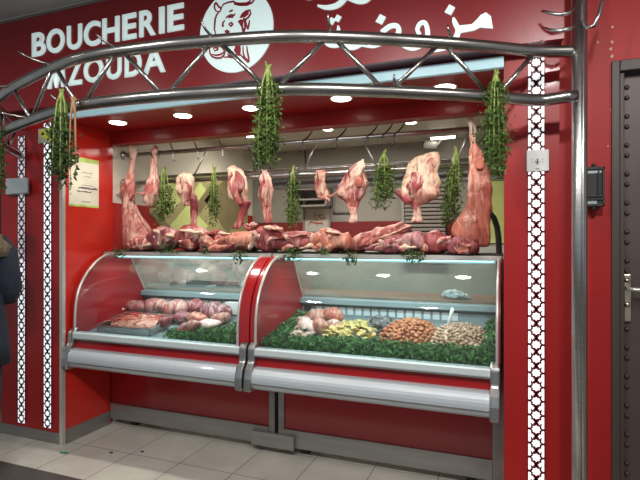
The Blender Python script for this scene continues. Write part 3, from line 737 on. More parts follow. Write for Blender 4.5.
# C
def shoulder(label, rows_a, rows_b, u_hook, zbar, mat_a, mat_b, seed, depth=.5, mats_fat=None):
    r_ = empty('lamb_shoulder', px(u_hook, rows_a[0][2], HY), label, 'hanging meat')
    m = MB(); hang(m, rows_a, HY, seed, depth*.8, .016); m.build('shoulder_meat', M[mat_a], r_, smooth=True)
    if rows_b:
        m = MB(); hang(m, rows_b, HY-.008, seed+20, .6, .009); m.build('shank', M[mat_b], r_, smooth=True)
    rnd = random.Random(seed)
    for q in range(4):
        n_ = len(rows_a); i0 = rnd.uniform(.8, n_*.45); i1 = i0+rnd.uniform(1.6, 2.6); lane = rnd.uniform(.2, .75); lw = rnd.uniform(.12, .2)
        rr = []
        for f in (0, .35, .7, 1):
            ii = min(n_-1.01, i0+(i1-i0)*f); k = int(ii); t = ii-k
            A = rows_a[k]; B = rows_a[k+1]; l_ = A[0]+(B[0]-A[0])*t; r2_ = A[1]+(B[1]-A[1])*t; v_ = A[2]+(B[2]-A[2])*t
            la_ = lane+.12*math.sin(f*3+q); ww = lw*(.45+.55*math.sin(PI*(f*.8+.1)))
            rr.append((l_+(r2_-l_)*(la_-ww), l_+(r2_-l_)*(la_+ww), v_, rnd.uniform(0, .9)))
        hw = px(rows_a[2][1], 180, HY).x-px(rows_a[2][0], 180, HY).x
        m = MB(); hang(m, rr, HY-min(hw/2*depth*.8, .075)*.72, seed+60+q, .7, .006); m.build('muscle_fold', M[('redmeat', 'pink', 'fat', 'redmeat')[q]], r_, smooth=True)
    hookfor(r_, u_hook, zbar)
    return r_
r1 = shoulder('small pale shoulder with dark red shank hanging between two slim herb bunches', [(180, 190, 173, .8), (176.5, 195, 177, .8), (176, 195.5, 184, .8), (177, 195, 191, .6), (180, 195, 198, .6), (184, 194, 205, .4)],
         [(189, 196, 196, .1), (190, 199, 204, .0), (190.5, 198, 213, .1), (191, 197, 222, .6), (192, 200, 229, .1), (197, 210, 236, 0)], 184, ZR2, 'fat', 'redmeat', 12)
r2 = shoulder('white fatty shoulder with dark red shank hanging left of central herb bunch', [(231, 236, 166, .9), (228, 243, 171, .9), (227.5, 247.5, 180, .9), (227, 248, 190, .7), (229.5, 248, 197, .6), (236, 250, 203, .5), (240, 248, 207, .3)],
         [(239, 251, 202, .2), (239, 248, 210, .1), (237, 244, 220, .4), (232, 240, 228, .1)], 234, ZR2, 'fat', 'redmeat', 14)
m = MB(); hang(m, [(231, 234, 178, .3), (229, 236, 184, .2), (232, 239, 195, .1), (237, 242, 203, .1)], HY-.045, 15, .35, .004); m.build('lean_streak', M['pink'], r2, smooth=True)
r3 = shoulder('narrow pale shank piece hanging directly right of central herb bunch', [(261, 268, 171, .9), (259.5, 271, 177, .9), (258.5, 272.5, 187, .6), (258, 272.5, 196, .6), (261, 272, 206, .3), (263.5, 271.5, 214, .5), (264, 272, 222, .4)], None, 266, ZR2, 'pink', None, 16)
r4 = shoulder('small orange pink cut hanging left of triangular shoulder', [(317, 325, 171, .5), (315.5, 326.5, 177, .3), (315.5, 327, 186, .2), (316, 329, 193, .3), (318, 330, 198, .8), (326, 331, 200.5, .6)], None, 319.5, ZR2, 'orange', None, 18)
MB().tube([px(327, 196, HY-.01), px(332, 196, HY-.01), px(337, 192, HY-.012), px(342, 184, HY-.01), px(347, 175, HY-.01)], [.008, .007, .006, .006, .005], 8).build('connecting_fat', M['fat'], r4, smooth=True)
r5 = shoulder('large triangular lamb shoulder hanging right of small orange cut', [(361, 364.5, 159.5, 1), (353, 365.5, 164, 1), (347, 366, 171, .8), (342, 366.5, 180, .5), (338, 367, 188, .4), (338, 366.5, 196, .1), (345, 360, 203, .1), (349, 357.5, 210, .3)],
         [(349, 357, 208, .4), (350, 357, 215, .6), (348.5, 357.5, 222, .7)], 350.5, ZR2, 'pink', 'pink', 20)
m = MB(); hang(m, [(357, 361, 177, .1), (355, 363, 181, .1), (356, 362, 186, .1)], HY-.05, 22, .5, .003); m.build('lean_streak', M['orange'], r5, smooth=True)
r6 = shoulder('big pale shoulder with pink shank hanging below white camera', [(429, 438.5, 152.5, .9), (414, 440, 157, .8), (407, 440, 165, .8), (404, 440.5, 175, .7), (401, 442, 185, .6), (399, 441, 193, .5), (404, 436, 199, .3), (407, 425, 205, .2)],
         [(408, 421, 201, .2), (412, 421, 208, .4), (413, 422, 216, .7), (411.5, 423.5, 222, .1)], 418, ZR2, 'fat', 'pink', 24, .55)
m = MB(); hang(m, [(397, 402, 189, .2), (395, 405, 193, .1), (400, 412, 198, .0), (403, 413, 202, .1)], HY-.03, 25, .6, .004); m.build('lean_streak', M['redmeat'], r6, smooth=True)
# I big right carcass
r_ = empty('carcass_half', px(474, 120, HY), 'big orange pink carcass quarter hanging at far right of rail', 'hanging meat')
m = MB(); hang(m, [(468.5, 474.5, 125, .9), (469.5, 476.5, 135, .9), (469.5, 478, 145, .6), (469, 483, 157, .4), (468.5, 488, 167, .5), (468, 491, 177, .5), (468, 493, 187, .3), (467, 493, 200, .2), (462, 491.5, 212, .25), (455, 491, 221, .1), (451, 490.5, 230, .1), (455, 490, 238, .1), (470, 489, 246, .2)], HY-.01, 31, .42, .010)
m.build('quarter_meat', M['orange'], r_, smooth=True)
m = MB(); hang(m, [(468.5, 471.5, 117.5, 1), (468, 473.5, 121, 1), (469, 476, 127, .9), (470, 477, 134, .8)], HY-.014, 32, .8, .003)
plabel(m.build('shank_bone', M['bone'], r_, smooth=True), 'pale bare shank bone')
m = MB(); hang(m, [(472, 476, 143, 0), (472, 482, 152, 0), (474, 485, 160, 0), (476, 484, 168, .1)], HY-.055, 33, .3, .004); m.build('lean_streak', M['orange'], r_, smooth=True)
hookfor(r_, 473, ZR1, HY, None)

# ---- display cases first (need heights)
CT_Z = 1.315      # underside/top slab region
DZ = .745
def dz(y): return DZ+.19*(y-2.66)
def case(x0, x1, label, extra):
    root = empty('display_case', ((x0+x1)/2, 2.9, 0), label, 'display case')
    w = .018; WL_ = .045; WR_ = .080 if not extra else .022; gx0 = x0+WL_; gx1 = x1-WR_
    # base panel, frame strips, kick
    MB().box(x0+(.05 if extra else 0), x1-.05, 2.975, 3.32, .165, .56).build('lower_panel', M['red_case'], root)
    for xa in ((x0+.008, x1-.05) if extra else (x1-.05,)): MB().box(xa, xa+.042, 2.962, 3.32, .05, .56).build('corner_strip', M['steel_dull'], root, bevel=.003)
    MB().box(x0+(.05 if extra else 0), x1-.05, 2.960, 2.98, .05, .165).build('kick_plate', M['steel_dull'], root, bevel=.003)
    for xa in (x0+.15, x1-.2):
        for ya in (3.02, 3.24): MB().box(xa, xa+.05, ya, ya+.05, 0, .08).build('foot', M['dark'], root)
    # belly: sloped underside
    prof = [(2.975, .50), (2.72, .56), (2.60, .60), (2.60, .73), (3.34, .73), (3.34, .50)]
    MB().prism(prof, lambda a, b, t: Vector((x0+w+t, a, b)), (x1-x0-2*w)).build('tub', M['red_case'], root)
    # bumper: rounded profile with grooves
    bp = []
    for k in range(13):
        a = -PI/2+PI*k/12; bp.append((2.585-.055*math.cos(a), .595+.065*math.sin(a)))
    bp = [(2.66, .53)]+bp+[(2.66, .66)]
    MB().prism(bp, lambda a, b, t: Vector((x0+.03+t, a, b)), (x1-x0-.06)).build('bumper', M['bumper'], root, bevel=.004)
    MB().box(x0+.03, x1-.03, 2.5275, 2.5345, .573, .578).build('bumper_groove', M['steel_dull'], root)
    MB().box(x0+.03, x1-.03, 2.552, 2.562, .638, .642).build('bumper_groove', M['steel_dull'], root)
    # front sill rail
    MB().box(x0+.018, x1-.018, 2.572, 2.64, .728, .768).build('sill', M['sill'], root, bevel=.006)
    MB().box(x0+.018, x1-.018, 2.568, 2.60, .722, .730).build('sill_edge', M['steel_dull'], root)
    # end caps of bumper and sill (chrome brackets)
    for xa in (x0, x1-.048):
        cpf = [(2.515, .535), (2.53, .525), (2.60, .52), (2.66, .53), (2.66, .66), (2.605, .70), (2.605, .76), (2.63, .80), (2.60, .80), (2.568, .77), (2.565, .69), (2.53, .65), (2.518, .60)]
        MB().prism(cpf, lambda a, b, t: Vector((xa+t, a, b)), .048).build('end_bracket', M['steel'], root, bevel=.010)
    # glass curve profile
    prof = [(2.600, .768), (2.601, .85), (2.606, .94), (2.625, 1.03), (2.665, 1.115), (2.72, 1.185), (2.79, 1.245), (2.86, 1.282), (2.915, 1.297)]
    prof = spline(prof, 4)
    # end panels
    back = [(3.11, 1.297), (3.30, .98), (3.30, .70), (2.62, .70)]
    for i, (xa, w_) in enumerate(((x0, WL_), (x1-WR_, WR_))):
        poly = [(a+.004, b) for a, b in prof]+back
        # build panel as triangulated fan strips: fan from a point inside
        mb = MB(); c = (3.0, .9); n = len(poly)
        vs = [Vector((xa, a, b)) for a, b in poly]+[Vector((xa+w_, a, b)) for a, b in poly]+[Vector((xa, *c)), Vector((xa+w_, *c))]
        fs = []
        for k in range(n):
            j = (k+1) % n; fs += [(k, j, 2*n), (j+n, k+n, 2*n+1), (k, k+n, j+n, j)]
        mb.add(vs, fs)
        mb.build('end_panel', M['red_case'], root)
        xc = (xa+w_-.008) if i == 0 else xa+.008
        MB().tube([(xc, a-.002, b) for a, b in prof], .0085, 10).build('panel_edge_strip', M['alu'], root, smooth=True)
        MB().tube([(xc, 3.11, 1.29), (xc, 3.30, .98), (xc, 3.30, .80)], .009, 10).build('panel_rear_strip', M['alu'], root, smooth=True)
    # front glass
    vs = []; fs = []
    for a, b in prof: vs += [Vector((gx0-.004, a, b)), Vector((gx1+.004, a, b))]
    for k in range(len(prof)-1): fs.append((2*k, 2*k+1, 2*k+3, 2*k+2))
    MB().add(vs, fs).build('curved_glass', M['glass'], root, smooth=True)
    # top slab
    MB().box(x0, x1, 2.905, 3.36, 1.297, 1.317).build('top_shelf', M['shelf'], root, bevel=.003)
    MB().box(x0, x1, 2.895, 2.907, 1.285, 1.312).build('top_rail', M['alu'], root, bevel=.002)
    # tube lamp under top
    lt = MB().tube([(gx0+.02, 2.955, 1.283), (gx1-.02, 2.955, 1.283)], .008, 12).build('case_light', M['tube'], root, smooth=True)
    MB().box(gx0+.01, gx1-.01, 2.965, 2.99, 1.265, 1.297).build('light_housing', M['white'], root)
    # deck and rear wall with grille
    MB().prism([(2.64, .728), (2.64, dz(2.64)-.001), (3.29, dz(3.29)-.001), (3.29, .728)], lambda a, b, t: Vector((gx0+t, a, b)), gx1-gx0).build('deck', M['deck'], root)
    MB().box(gx0, gx1, 3.285, 3.30, .742, .985).build('rear_liner', M['liner'], root)
    MB().box(gx0, gx1, 3.24, 3.31, .955, .995).build('rear_rail', mat('grey_rail', (.26, .33, .34), .4), root, bevel=.005)
    g = MB(); xx = x0+.15
    while xx < x1-.28:
        g.box(xx, xx+.042, 3.280, 3.2855, .885, .935); xx += .058
    g.build('vent_slots', mat('vent_dark', (.55, .62, .62), .6), root)
    MB().box(x0+.06, x0+.11, 3.277, 3.2855, .90, .93).build('control_display', M['dark'], root)
    # rear sloped glass
    vs = [Vector((gx0, 3.115, 1.297)), Vector((gx1, 3.115, 1.297)), Vector((gx1, 3.30, .99)), Vector((gx0, 3.30, .99))]
    MB().add(vs, [(0, 1, 2, 3)]).build('rear_glass', M['glass_back'], root)
    # service worktop behind
    MB().box(x0, x1, 3.32, 3.72, .985, 1.01).build('worktop', M['wood'], root, bevel=.004)
    MB().box(x0+.03, x1-.03, 3.34, 3.70, .56, .985).build('rear_cabinet', M['white'], root)
    return root
CX = [(-2.855, -1.462), (-1.452, -.062)]
case(*CX[0], 'left curved glass meat display case with red end panels', 0)
case(*CX[1], 'right curved glass meat display case full of marinated meat', 1)
jb = px(253, 441, 2.95); jc = px(295, 441, 2.95)
jo = MB().box(jb.x, jc.x, 2.925, 2.958, .045, .135).build('joint_cover', M['steel_dull'], origin=((jb.x+jc.x)/2, 2.94, .045), bevel=.003)
tag(jo, 'dull steel cover box at foot of joint between display cases', 'cover')
bs = MB().box(px(499.5, 300, 2.93).x, -.045, 2.93, 2.95, 0, 1.30).build('end_post', M['steel_dull'], origin=(-.05, 2.94, 0)); tag(bs, 'narrow steel closing strip at right end of cases', 'strip')

# ---- meats lying on the top shelf
TOPZ = 1.317
def slab(name, label, u0, v0, u1, v1, thick_px, mm, seed, tilt=0, Y=3.0, fat0=.2, fat1=.2, cap=None, group='cuts of meat on top of the cases', taper=(.55, 1, .95, .5), dp=.085):
    """piece lying from (u0,v0) to (u1,v1) (centre line)"""
    a = px(u0, v0, Y); b = px(u1, v1, Y); s_ = (Y/ray((u0+u1)/2)[1])/FL; h = thick_px*s_/2*1.10
    r_ = empty(name, ((a.x+b.x)/2, Y, TOPZ), label, 'meat', group)
    R = []; n = len(taper); d = (b-a); up = Vector((-d.z, 0, d.x)).normalized()
    rnd = random.Random(seed)
    R.append((a-d*.02, up*.004, EY*.004, fat0))
    for i, t in enumerate(taper):
        f = .04+.92*i/(n-1); c = a+d*f
        hh = h*t; c = c.copy(); c.y += rnd.uniform(-.01, .01)
        lowest = c.z-hh*abs(up.z)
        if lowest < TOPZ+.003: c.z += TOPZ+.003-lowest
        R.append((c, up*hh, EY*dp*(.6+.4*t), fat0+(fat1-fat0)*f))
    R.append((b+d*.02, up*.004, EY*.004, fat1))
    m = MB(); lump(m, R, seed=seed, amp=.019, ns=12, power=2.5)
    mz = min(v[2] for v in m.v); drop = max(0, mz-TOPZ)+.005
    m.v = [(v[0], v[1], max(v[2]-drop, TOPZ+.001)) for v in m.v]
    m.build('cut_body', M[mm], r_, smooth=True)
    for q in range(3):
        f0 = rnd.uniform(.05, .55); f1 = f0+rnd.uniform(.28, .42); d2 = b-a; off = rnd.uniform(-.45, .5)*h
        p0 = a+d2*f0; p1 = a+d2*f1; yy = Y-dp*.62; tilt_ = rnd.uniform(-.5, .5)*h
        p0 = Vector((p0.x, yy, max(TOPZ+.006, p0.z+off-tilt_-.012))); p1 = Vector((p1.x, yy, max(TOPZ+.006, p1.z+off+tilt_-.012))); dd = p1-p0
        u2 = Vector((-dd.z, 0, dd.x)).normalized(); h2 = h*rnd.uniform(.28, .5)
        RR = [(p0-dd*.06, u2*.003, EY*.003, .3)]+[(p0+dd*f+u2*h*.12*math.sin(f*5+q), u2*h2*t, EY*dp*.42, rnd.uniform(0, .8)) for f, t in ((.05, .6), (.35, 1), (.7, .9), (.95, .5))]+[(p1+dd*.06, u2*.003, EY*.003, .3)]
        m2 = MB(); lump(m2, RR, n=18, seed=seed*3+q, amp=.010, ns=18)
        m2.v = [(x, y, max(z, TOPZ+.001)) for x, y, z in m2.v]
        m2.build('muscle_fold', M[rnd.choice([mm, mm, 'pink', 'redmeat', 'orange'])], r_, smooth=True)
    if cap:
        for q, (cu0, cv0, cu1, cv1, th, cm) in enumerate(cap):
            a = px(cu0, cv0+1.5, Y-dp*.70); b = px(cu1, cv1+1.5, Y-dp*.70); d = b-a; up = Vector((-d.z, 0, d.x)).normalized(); h = th*s_/2*.8
            R = [(a-d*.05, up*.003, EY*.003, .8)]+[(a+d*f+EZ*.002*math.sin(f*9), up*h*t*(1+.3*math.sin(seed+f*7)), EY*.030, .7) for f, t in ((0.05, .4), (.3, 1), (.6, .6), (.9, .5))]+[(b+d*.05, up*.003, EY*.003, .8)]
            m = MB(); lump(m, R, n=18, seed=seed+q+40, amp=.013, ns=20)
            for i, v in enumerate(m.v):
                if v[2] < TOPZ+.001: m.v[i] = (v[0], v[1], TOPZ+.001)
            m.build('fat_cap' if cm in ('fat',) else ('rib_bone' if cm == 'bone' else 'lean_fold'), M[cm], r_, smooth=True)
    return r_
slab('meat_cut', 'pale rolled trimming at left end of top, under the long flank', 131, 245, 156, 242, 14, 'pink', 51, cap=[(134, 246, 152, 243, 8, 'fat')], Y=2.98, dp=.06)
slab('meat_cut', 'dark lean cut with fat cap right of the rolled trimming', 150, 236, 180, 240, 22, 'purple', 52, cap=[(155, 229, 176, 236, 8, 'fat')])
slab('meat_cut', 'thick dark chop stack below small pale shoulder', 178, 238, 206, 236, 25, 'redmeat', 53, cap=[(181, 229, 203, 232, 8, 'fat'), (180, 240, 194, 242, 6, 'pink')], fat0=.5)
slab('meat_cut', 'pale white fatty lump below slim middle herb bunch', 200, 242, 212, 240, 16, 'fat', 54, Y=2.97, dp=.05)
slab('meat_cut', 'dark red folded cut behind long orange slab', 209, 236, 234, 236, 18, 'redmeat', 55, Y=3.1, cap=[(214, 230, 230, 233, 4, 'pink')])
slab('meat_cut', 'long orange pink slab with rib end, left of case joint', 211, 245, 260, 238, 17, 'orange', 56, cap=[(250, 248, 257, 234, 4, 'bone')], fat0=.1, Y=2.98, taper=(.4, .8, 1, 1.1, .9))
slab('meat_cut', 'pink curled cut below white fatty shoulder', 243, 227, 264, 227, 13, 'pink', 57, Y=3.14, fat0=.5)
slab('meat_cut', 'tall dark cut with bright cap above case joint', 256, 238, 284, 236, 26, 'redmeat', 58, cap=[(264, 226, 282, 228, 8, 'orange')])
slab('meat_cut', 'long streaked cut with pale curled end below right slim herbs', 267, 242, 314, 240, 18, 'redmeat', 59, cap=[(272, 238, 308, 233, 3, 'orange'), (301, 247, 313, 244, 8, 'fat')], Y=2.98, taper=(.5, .9, 1, 1, .8))
slab('meat_cut', 'orange pink folded breast in middle of top', 312, 240, 350, 241, 23, 'orange', 60, cap=[(326, 230, 340, 232, 6, 'fat'), (322, 240, 330, 248, 3, 'pink')], taper=(.6, 1, 1, .8, .6))
slab('meat_cut', 'rounded pale knuckle right of the folded breast', 338, 236, 353, 237, 10, 'fat', 61, Y=3.08, dp=.05)
slab('meat_cut', 'long pink flank slab rising to upper right behind other cuts', 349, 243, 411, 222, 17, 'pink', 62, Y=3.09, cap=[(378, 238, 410, 225, 6, 'fat')], fat0=.1, taper=(.6, 1, 1, .9, .7, .45))
slab('meat_cut', 'long dark purple slab with pale fat at right end', 366, 248, 426, 238, 17, 'purple', 63, Y=2.97, cap=[(399, 247, 419, 245, 9, 'fat'), (374, 244, 398, 239, 3, 'pink')], fat0=.2, taper=(.3, .7, 1, 1.1, .8))
slab('meat_cut', 'smooth dark red round cut left of big carcass', 418, 244, 454, 241, 22, 'redmeat', 64, fat0=0, fat1=0, taper=(.5, 1, 1.05, .8, .4))
slab('meat_cut', 'dark purple end cut under big hanging carcass', 448, 247, 479, 245, 18, 'purple', 65, Y=2.96, fat0=.1, fat1=0, cap=[(452, 242, 460, 252, 3, 'pink')])

# ================================================================== HERBS
def leaf(mb, c, d, s, rnd):
    """three lobed leaflet: c base, d direction"""
    d = d.normalized(); side = d.cross(Vector((rnd.uniform(-1, 1), rnd.uniform(-1, 1), rnd.uniform(-1, 1)))).normalized()
    nn = d.cross(side)
    for (ang, l, w) in ((0, 1, .34), (.85, .75, .3), (-.85, .75, .3)):
        dd = (d*math.cos(ang)+side*math.sin(ang)); ss = dd.cross(nn).normalized()
        t = c+dd*s*l; mid = c+dd*s*l*.6
        mb.add([c, mid+ss*s*w+nn*s*.12, t, mid-ss*s*w+nn*s*.12], [(0, 1, 2), (0, 2, 3)])
def bunch(label, top, length, width, nleaf, seed, lsize=.017, stem_frac=.3, lm='leaf', sm_='stem', group='herb bunches', bend=0, taperend=.6, nst=9, depth=.75):
    rnd = random.Random(seed); top = Vector(top)
    r_ = empty('herb_bunch', top, label, 'herbs', group)
    st_ = MB(); lf = MB(); paths = []
    for k in range(nst):
        a = 2*PI*k/nst+rnd.uniform(-.3, .3); rr = width/2*rnd.uniform(.25, .8); L_ = length*rnd.uniform(.72, .97)
        pth = []
        for t in (0, .12, .3, .5, .75, 1):
            sp = (t**.5)*(1-.45*max(0, t-.7)/.3*(1-taperend))
            pth.append(top+Vector((math.cos(a)*rr*sp+.006*math.cos(a)+bend*t, math.sin(a)*rr*depth*sp+.006*math.sin(a), .012-L_*t)))
        paths.append(pth); st_.tube(pth, [.0035, .004, .0035, .0025, .0018, .001], 5)
    # tie
    st_.tube([top+Vector((.0, 0, .03)), top+Vector((0, 0, .005)), top+Vector((0, 0, -.03))], [.006, .012, .010], 7)
    for k in range(7):
        a = rnd.uniform(0, 6.3); q = rnd.uniform(.006, .018)
        st_.tube([top+Vector((0, 0, -.01)), top+Vector((q*.5*math.cos(a), q*.5*math.sin(a), .02)), top+Vector((q*math.cos(a), q*math.sin(a), rnd.uniform(.025, .045)))], [.004, .0045, .003], 5)
    st_.build('stems', M[sm_], r_, smooth=True)
    rr0 = 0
    for i in range(int(nleaf*1.9)):
        p = rnd.choice(paths); t = stem_frac+(1-stem_frac)*rnd.random()**.85
        f = t*5; j = min(4, int(f)); ts = (0, .12, .3, .5, .75, 1)
        for j in range(5):
            if ts[j] <= t <= ts[j+1]: break
        c = p[j].lerp(p[j+1], (t-ts[j])/(ts[j+1]-ts[j]))
        env = width*.24*(1-.4*max(0, t-.75)/.25)*min(1, .45+(t-stem_frac)*4)*(1+.55*noise.noise(Vector((t*9, seed, rr0*0))))
        c = c+Vector((rnd.gauss(0, 1)*env*.6, rnd.gauss(0, 1)*env*.6*depth, rnd.gauss(0, .008)))
        leaf(lf, c, Vector((rnd.uniform(-1, 1), rnd.uniform(-1, 1), rnd.uniform(-1.2, .3))), lsize*.78*rnd.uniform(.7, 1.2), rnd)
    lf.build('foliage', M[lm], r_)
    return r_
def tr(u, top=False, off=.0): x, y = at_u(u); return x, y-off
# on the truss
def truss_bunch(u, v_top, v_bot, width_px, label, seed, n, **k):
    x, y = at_u(u); zc = -x*ST+y*CT
    y2 = y-.045; x2 = x
    zt = CH+(240-v_top)/FL*zc; L_ = (v_bot-v_top)/FL*zc
    return bunch(label, (x2, y2, zt), L_, width_px/FL*zc, n, seed, group='herb bunches tied to truss', **k)
truss_bunch(70, 99, 197, 26, 'ragged leafy herb bunch hanging from truss in front of left pilaster', 71, 420, lm='leaf_dark', stem_frac=.25, lsize=.020, nst=10)
b_ = truss_bunch(82, 108, 182, 12, 'sparse dry stemmed herb sprig hanging beside the cream poster', 72, 45, lm='leaf_dark', sm_='stem_dry', stem_frac=.62, nst=3)
truss_bunch(5, 128, 207, 18, 'leafy herb bunch hanging at far left edge of truss', 73, 320, lm='leaf_dark', stem_frac=.05, lsize=.018)
truss_bunch(273, 76, 178, 27, 'large dark herb bunch hanging from middle of truss', 74, 900, lm='leaf', stem_frac=.14, lsize=.015, nst=12)
truss_bunch(496, 82, 186, 29, 'large bright green herb bunch hanging from truss at right', 75, 1000, lm='leaf', stem_frac=.06, lsize=.014, nst=12)
# on the lower rail
def rail_bunch(u, v_top, v_bot, width_px, label, seed, n, **k):
    p = px(u, v_top, RY-.055); zc = p.y/ray(u)[1]
    r_ = bunch(label, p, (v_bot-v_top)/FL*zc, width_px/FL*zc, n, seed, group='herb bunches on the lower rail', **k)
    x = p.x
    MB().tube([(x-.004, RY+.017, ZR2), (x-.002, RY+.004, ZR2+.020), (x, RY-.014, ZR2+.014), (x, RY-.03, ZR2-.01), (x, RY-.055, ZR2-.03), (x-.012, RY-.075, ZR2-.02), (x-.016, RY-.08, ZR2+.015)], [.003]*6+[.0015], 8).build('hook', M['black_hook'], r_, smooth=True)
rail_bunch(164, 172, 228, 22, 'bushy herb bunch on lower rail between lamb leg and small pale shoulder', 76, 330, stem_frac=.35, lsize=.019)
rail_bunch(214, 171, 233, 15, 'slim pale stemmed herb bunch hanging before the olive mural', 77, 300, stem_frac=.3, lsize=.015)
rail_bunch(293, 172, 231, 21, 'herb bunch on lower rail right of the large central bunch', 78, 420, stem_frac=.15, lsize=.017)
rail_bunch(384, 156, 213, 28, 'spreading herb bunch between triangular and big pale shoulders', 79, 480, stem_frac=.25, lsize=.017)
rail_bunch(456, 153, 232, 24, 'long curved stem herb bunch left of big right carcass', 80, 560, stem_frac=.2, lsize=.016, bend=-.035)
# sprigs tucked under the meat on the top edge
def sprig(u, v, w, h, label, seed, n=50):
    rnd = random.Random(seed); Y = 2.90; zc = Y/ray(u)[1]; s_ = zc/FL
    c = px(u, v, Y); r_ = empty('parsley_sprig', (c.x, 2.93, TOPZ), label, 'herbs', 'parsley sprigs along the top edge')
    lf = MB(); st_ = MB()
    for k in range(4):
        dx = rnd.uniform(-.5, .5)*w*s_
        pth = [(c.x+dx*.2, 2.97, TOPZ+.004), (c.x+dx*.6, 2.90, TOPZ+.008), (c.x+dx, 2.878, TOPZ-.01), (c.x+dx*1.1, 2.875, c.z-h*s_*.5*rnd.uniform(.4, 1))]
        st_.tube(pth, .0015, 5)
    st_.build('stems', M['stem'], r_)
    for i in range(n):
        x = c.x+rnd.gauss(0, .25)*w*s_; z = c.z+rnd.uniform(-.5, .5)*h*s_
        y = 2.885-rnd.random()*.012 if z < TOPZ+.005 else 2.90-rnd.random()*.02
        if z < TOPZ+.004: y = 2.884-rnd.random()*.012
        leaf(lf, Vector((x, y, z)), Vector((rnd.uniform(-1, 1), -rnd.random()*.5-.1, rnd.uniform(-1, .6))), .014*rnd.uniform(.7, 1.2), rnd)
    lf.build('foliage', M['leaf_dark'], r_)
for k, (u, v, w, h, lb) in enumerate(((121, 253, 20, 9, 'parsley sprig at left end of the top edge'), (168, 248, 26, 9, 'wide parsley sprig below dark lean cut'), (207, 250, 10, 7, 'tiny parsley sprig below white fatty lump'),
        (241, 257, 18, 14, 'trailing parsley sprig below long orange slab'), (294, 254, 22, 12, 'parsley sprig just right of case joint'), (324, 251, 12, 5, 'flat parsley sprig below the folded breast'),
        (352, 257, 18, 16, 'trailing parsley sprig at middle of right case'), (415, 256, 22, 12, 'parsley sprig below dark purple slab'))):
    sprig(u, v, w, h, lb, 90+k, int(w*3.2))

# ================================================================== CASE CONTENTS
def bed(x0, x1, y0, y1, n, label, seed, h=.05, mm='leaf_bed', mask=None):
    rnd = random.Random(seed); mb = MB()
    for i in range(n):
        x = rnd.uniform(x0, x1); y = rnd.uniform(y0, y1)
        if mask and not mask(x, y): continue
        z = dz(y)+.004+h*rnd.random()**.8
        leaf(mb, Vector((x, y, z)), Vector((rnd.uniform(-1, 1), rnd.uniform(-1, 1), rnd.uniform(-.1, 1))), .020*rnd.uniform(.7, 1.2), rnd)
    o = mb.build('parsley_bed', M[mm], origin=((x0+x1)/2, (y0+y1)/2, DZ)); tag(o, label, 'herbs', kind='stuff'); return o
bed(-1.43, -.085, 2.65, 2.81, 3200, 'green parsley bed along front of right case', 101, .055)
bed(-1.43, -1.18, 2.78, 3.2, 1000, 'green parsley filling left corner of right case', 102, .06)
bed(-.16, -.085, 2.78, 3.2, 350, 'green parsley strip at right end of right case', 103, .07)
bed(-1.98, -1.55, 2.67, 2.88, 1300, 'green parsley bed in right front of left case', 104, .04)
bed(-1.76, -1.55, 2.90, 3.2, 450, 'green parsley in rear right corner of left case', 105, .05)
bed(-2.14, -1.98, 2.67, 2.80, 220, 'small parsley patch right of steel tray', 106, .035)
# chunk prototypes, copied in loops
def chunk_proto(name, mm, r, seed, asp=(1, .8, .7)):
    m = MB(); R = []
    for t in (-1, -.7, -.2, .3, .75, 1):
        rr = max(.08, math.sqrt(max(0, 1-t*t)))
        R.append((EX*t*r*asp[0], EY*r*asp[1]*rr, EZ*r*asp[2]*rr, .3))
    lump(m, R, n=10, amp=r*.75, ns=.9/r*.5, seed=seed, sub=2)
    return m.build(name, M[mm], smooth=True)
def heap(name, label, cat, grp, mm, r, cx_, cy_, rx, ry, h, n, seed, asp=(1, .8, .7), base=DZ):
    rnd = random.Random(seed); protos = [chunk_proto(name, mm, r, seed+k, asp) for k in range(3)]
    cnt = 0; used = [False]*3
    # layered placing: pieces on a dome, with inner layers beneath
    for i in range(n):
        f = (i+.5)/n; rad = math.sqrt(f); a = i*2.39996
        x = cx_+rx*rad*math.cos(a); y = cy_+ry*rad*math.sin(a)
        z = dz(y)+r*.6+(h-r)*max(0, 1-rad**2)**.8
        k = i % 3
        o = protos[k] if not used[k] else protos[k].copy()
        if used[k]: COL.objects.link(o)
        used[k] = True
        o.location = (x+rnd.uniform(-.2, .2)*r, y+rnd.uniform(-.2, .2)*r, z+rnd.uniform(-.15, .25)*r)
        o.rotation_euler = (rnd.uniform(-.6, .6), rnd.uniform(-.6, .6), rnd.uniform(0, 6.3)); s_ = rnd.uniform(.8, 1.2); o.scale = (s_, s_, s_)
        tag(o, label, cat, grp)
def mound(name, label, cat, mm, cx_, cy_, rx, ry, h, seed, base=DZ):
    R = [(Vector((cx_, cy_, base+.001)), EX*rx, EY*ry, .3), (Vector((cx_, cy_, base+h*.35)), EX*rx*.9, EY*ry*.9, .3), (Vector((cx_, cy_, base+h*.8)), EX*rx*.5, EY*ry*.5, .3), (Vector((cx_, cy_, base+h)), EX*.01, EY*.01, .3)]
    m = MB(); lump(m, R, amp=.006, seed=seed); m.v = [(x, y, z+dz(y)-DZ) for x, y, z in m.v]; o = m.build(name, M[mm], smooth=True, origin=(cx_, cy_, base)); tag(o, label, cat); return o
def dp(u, v, z=DZ): return pz(u, v, z)
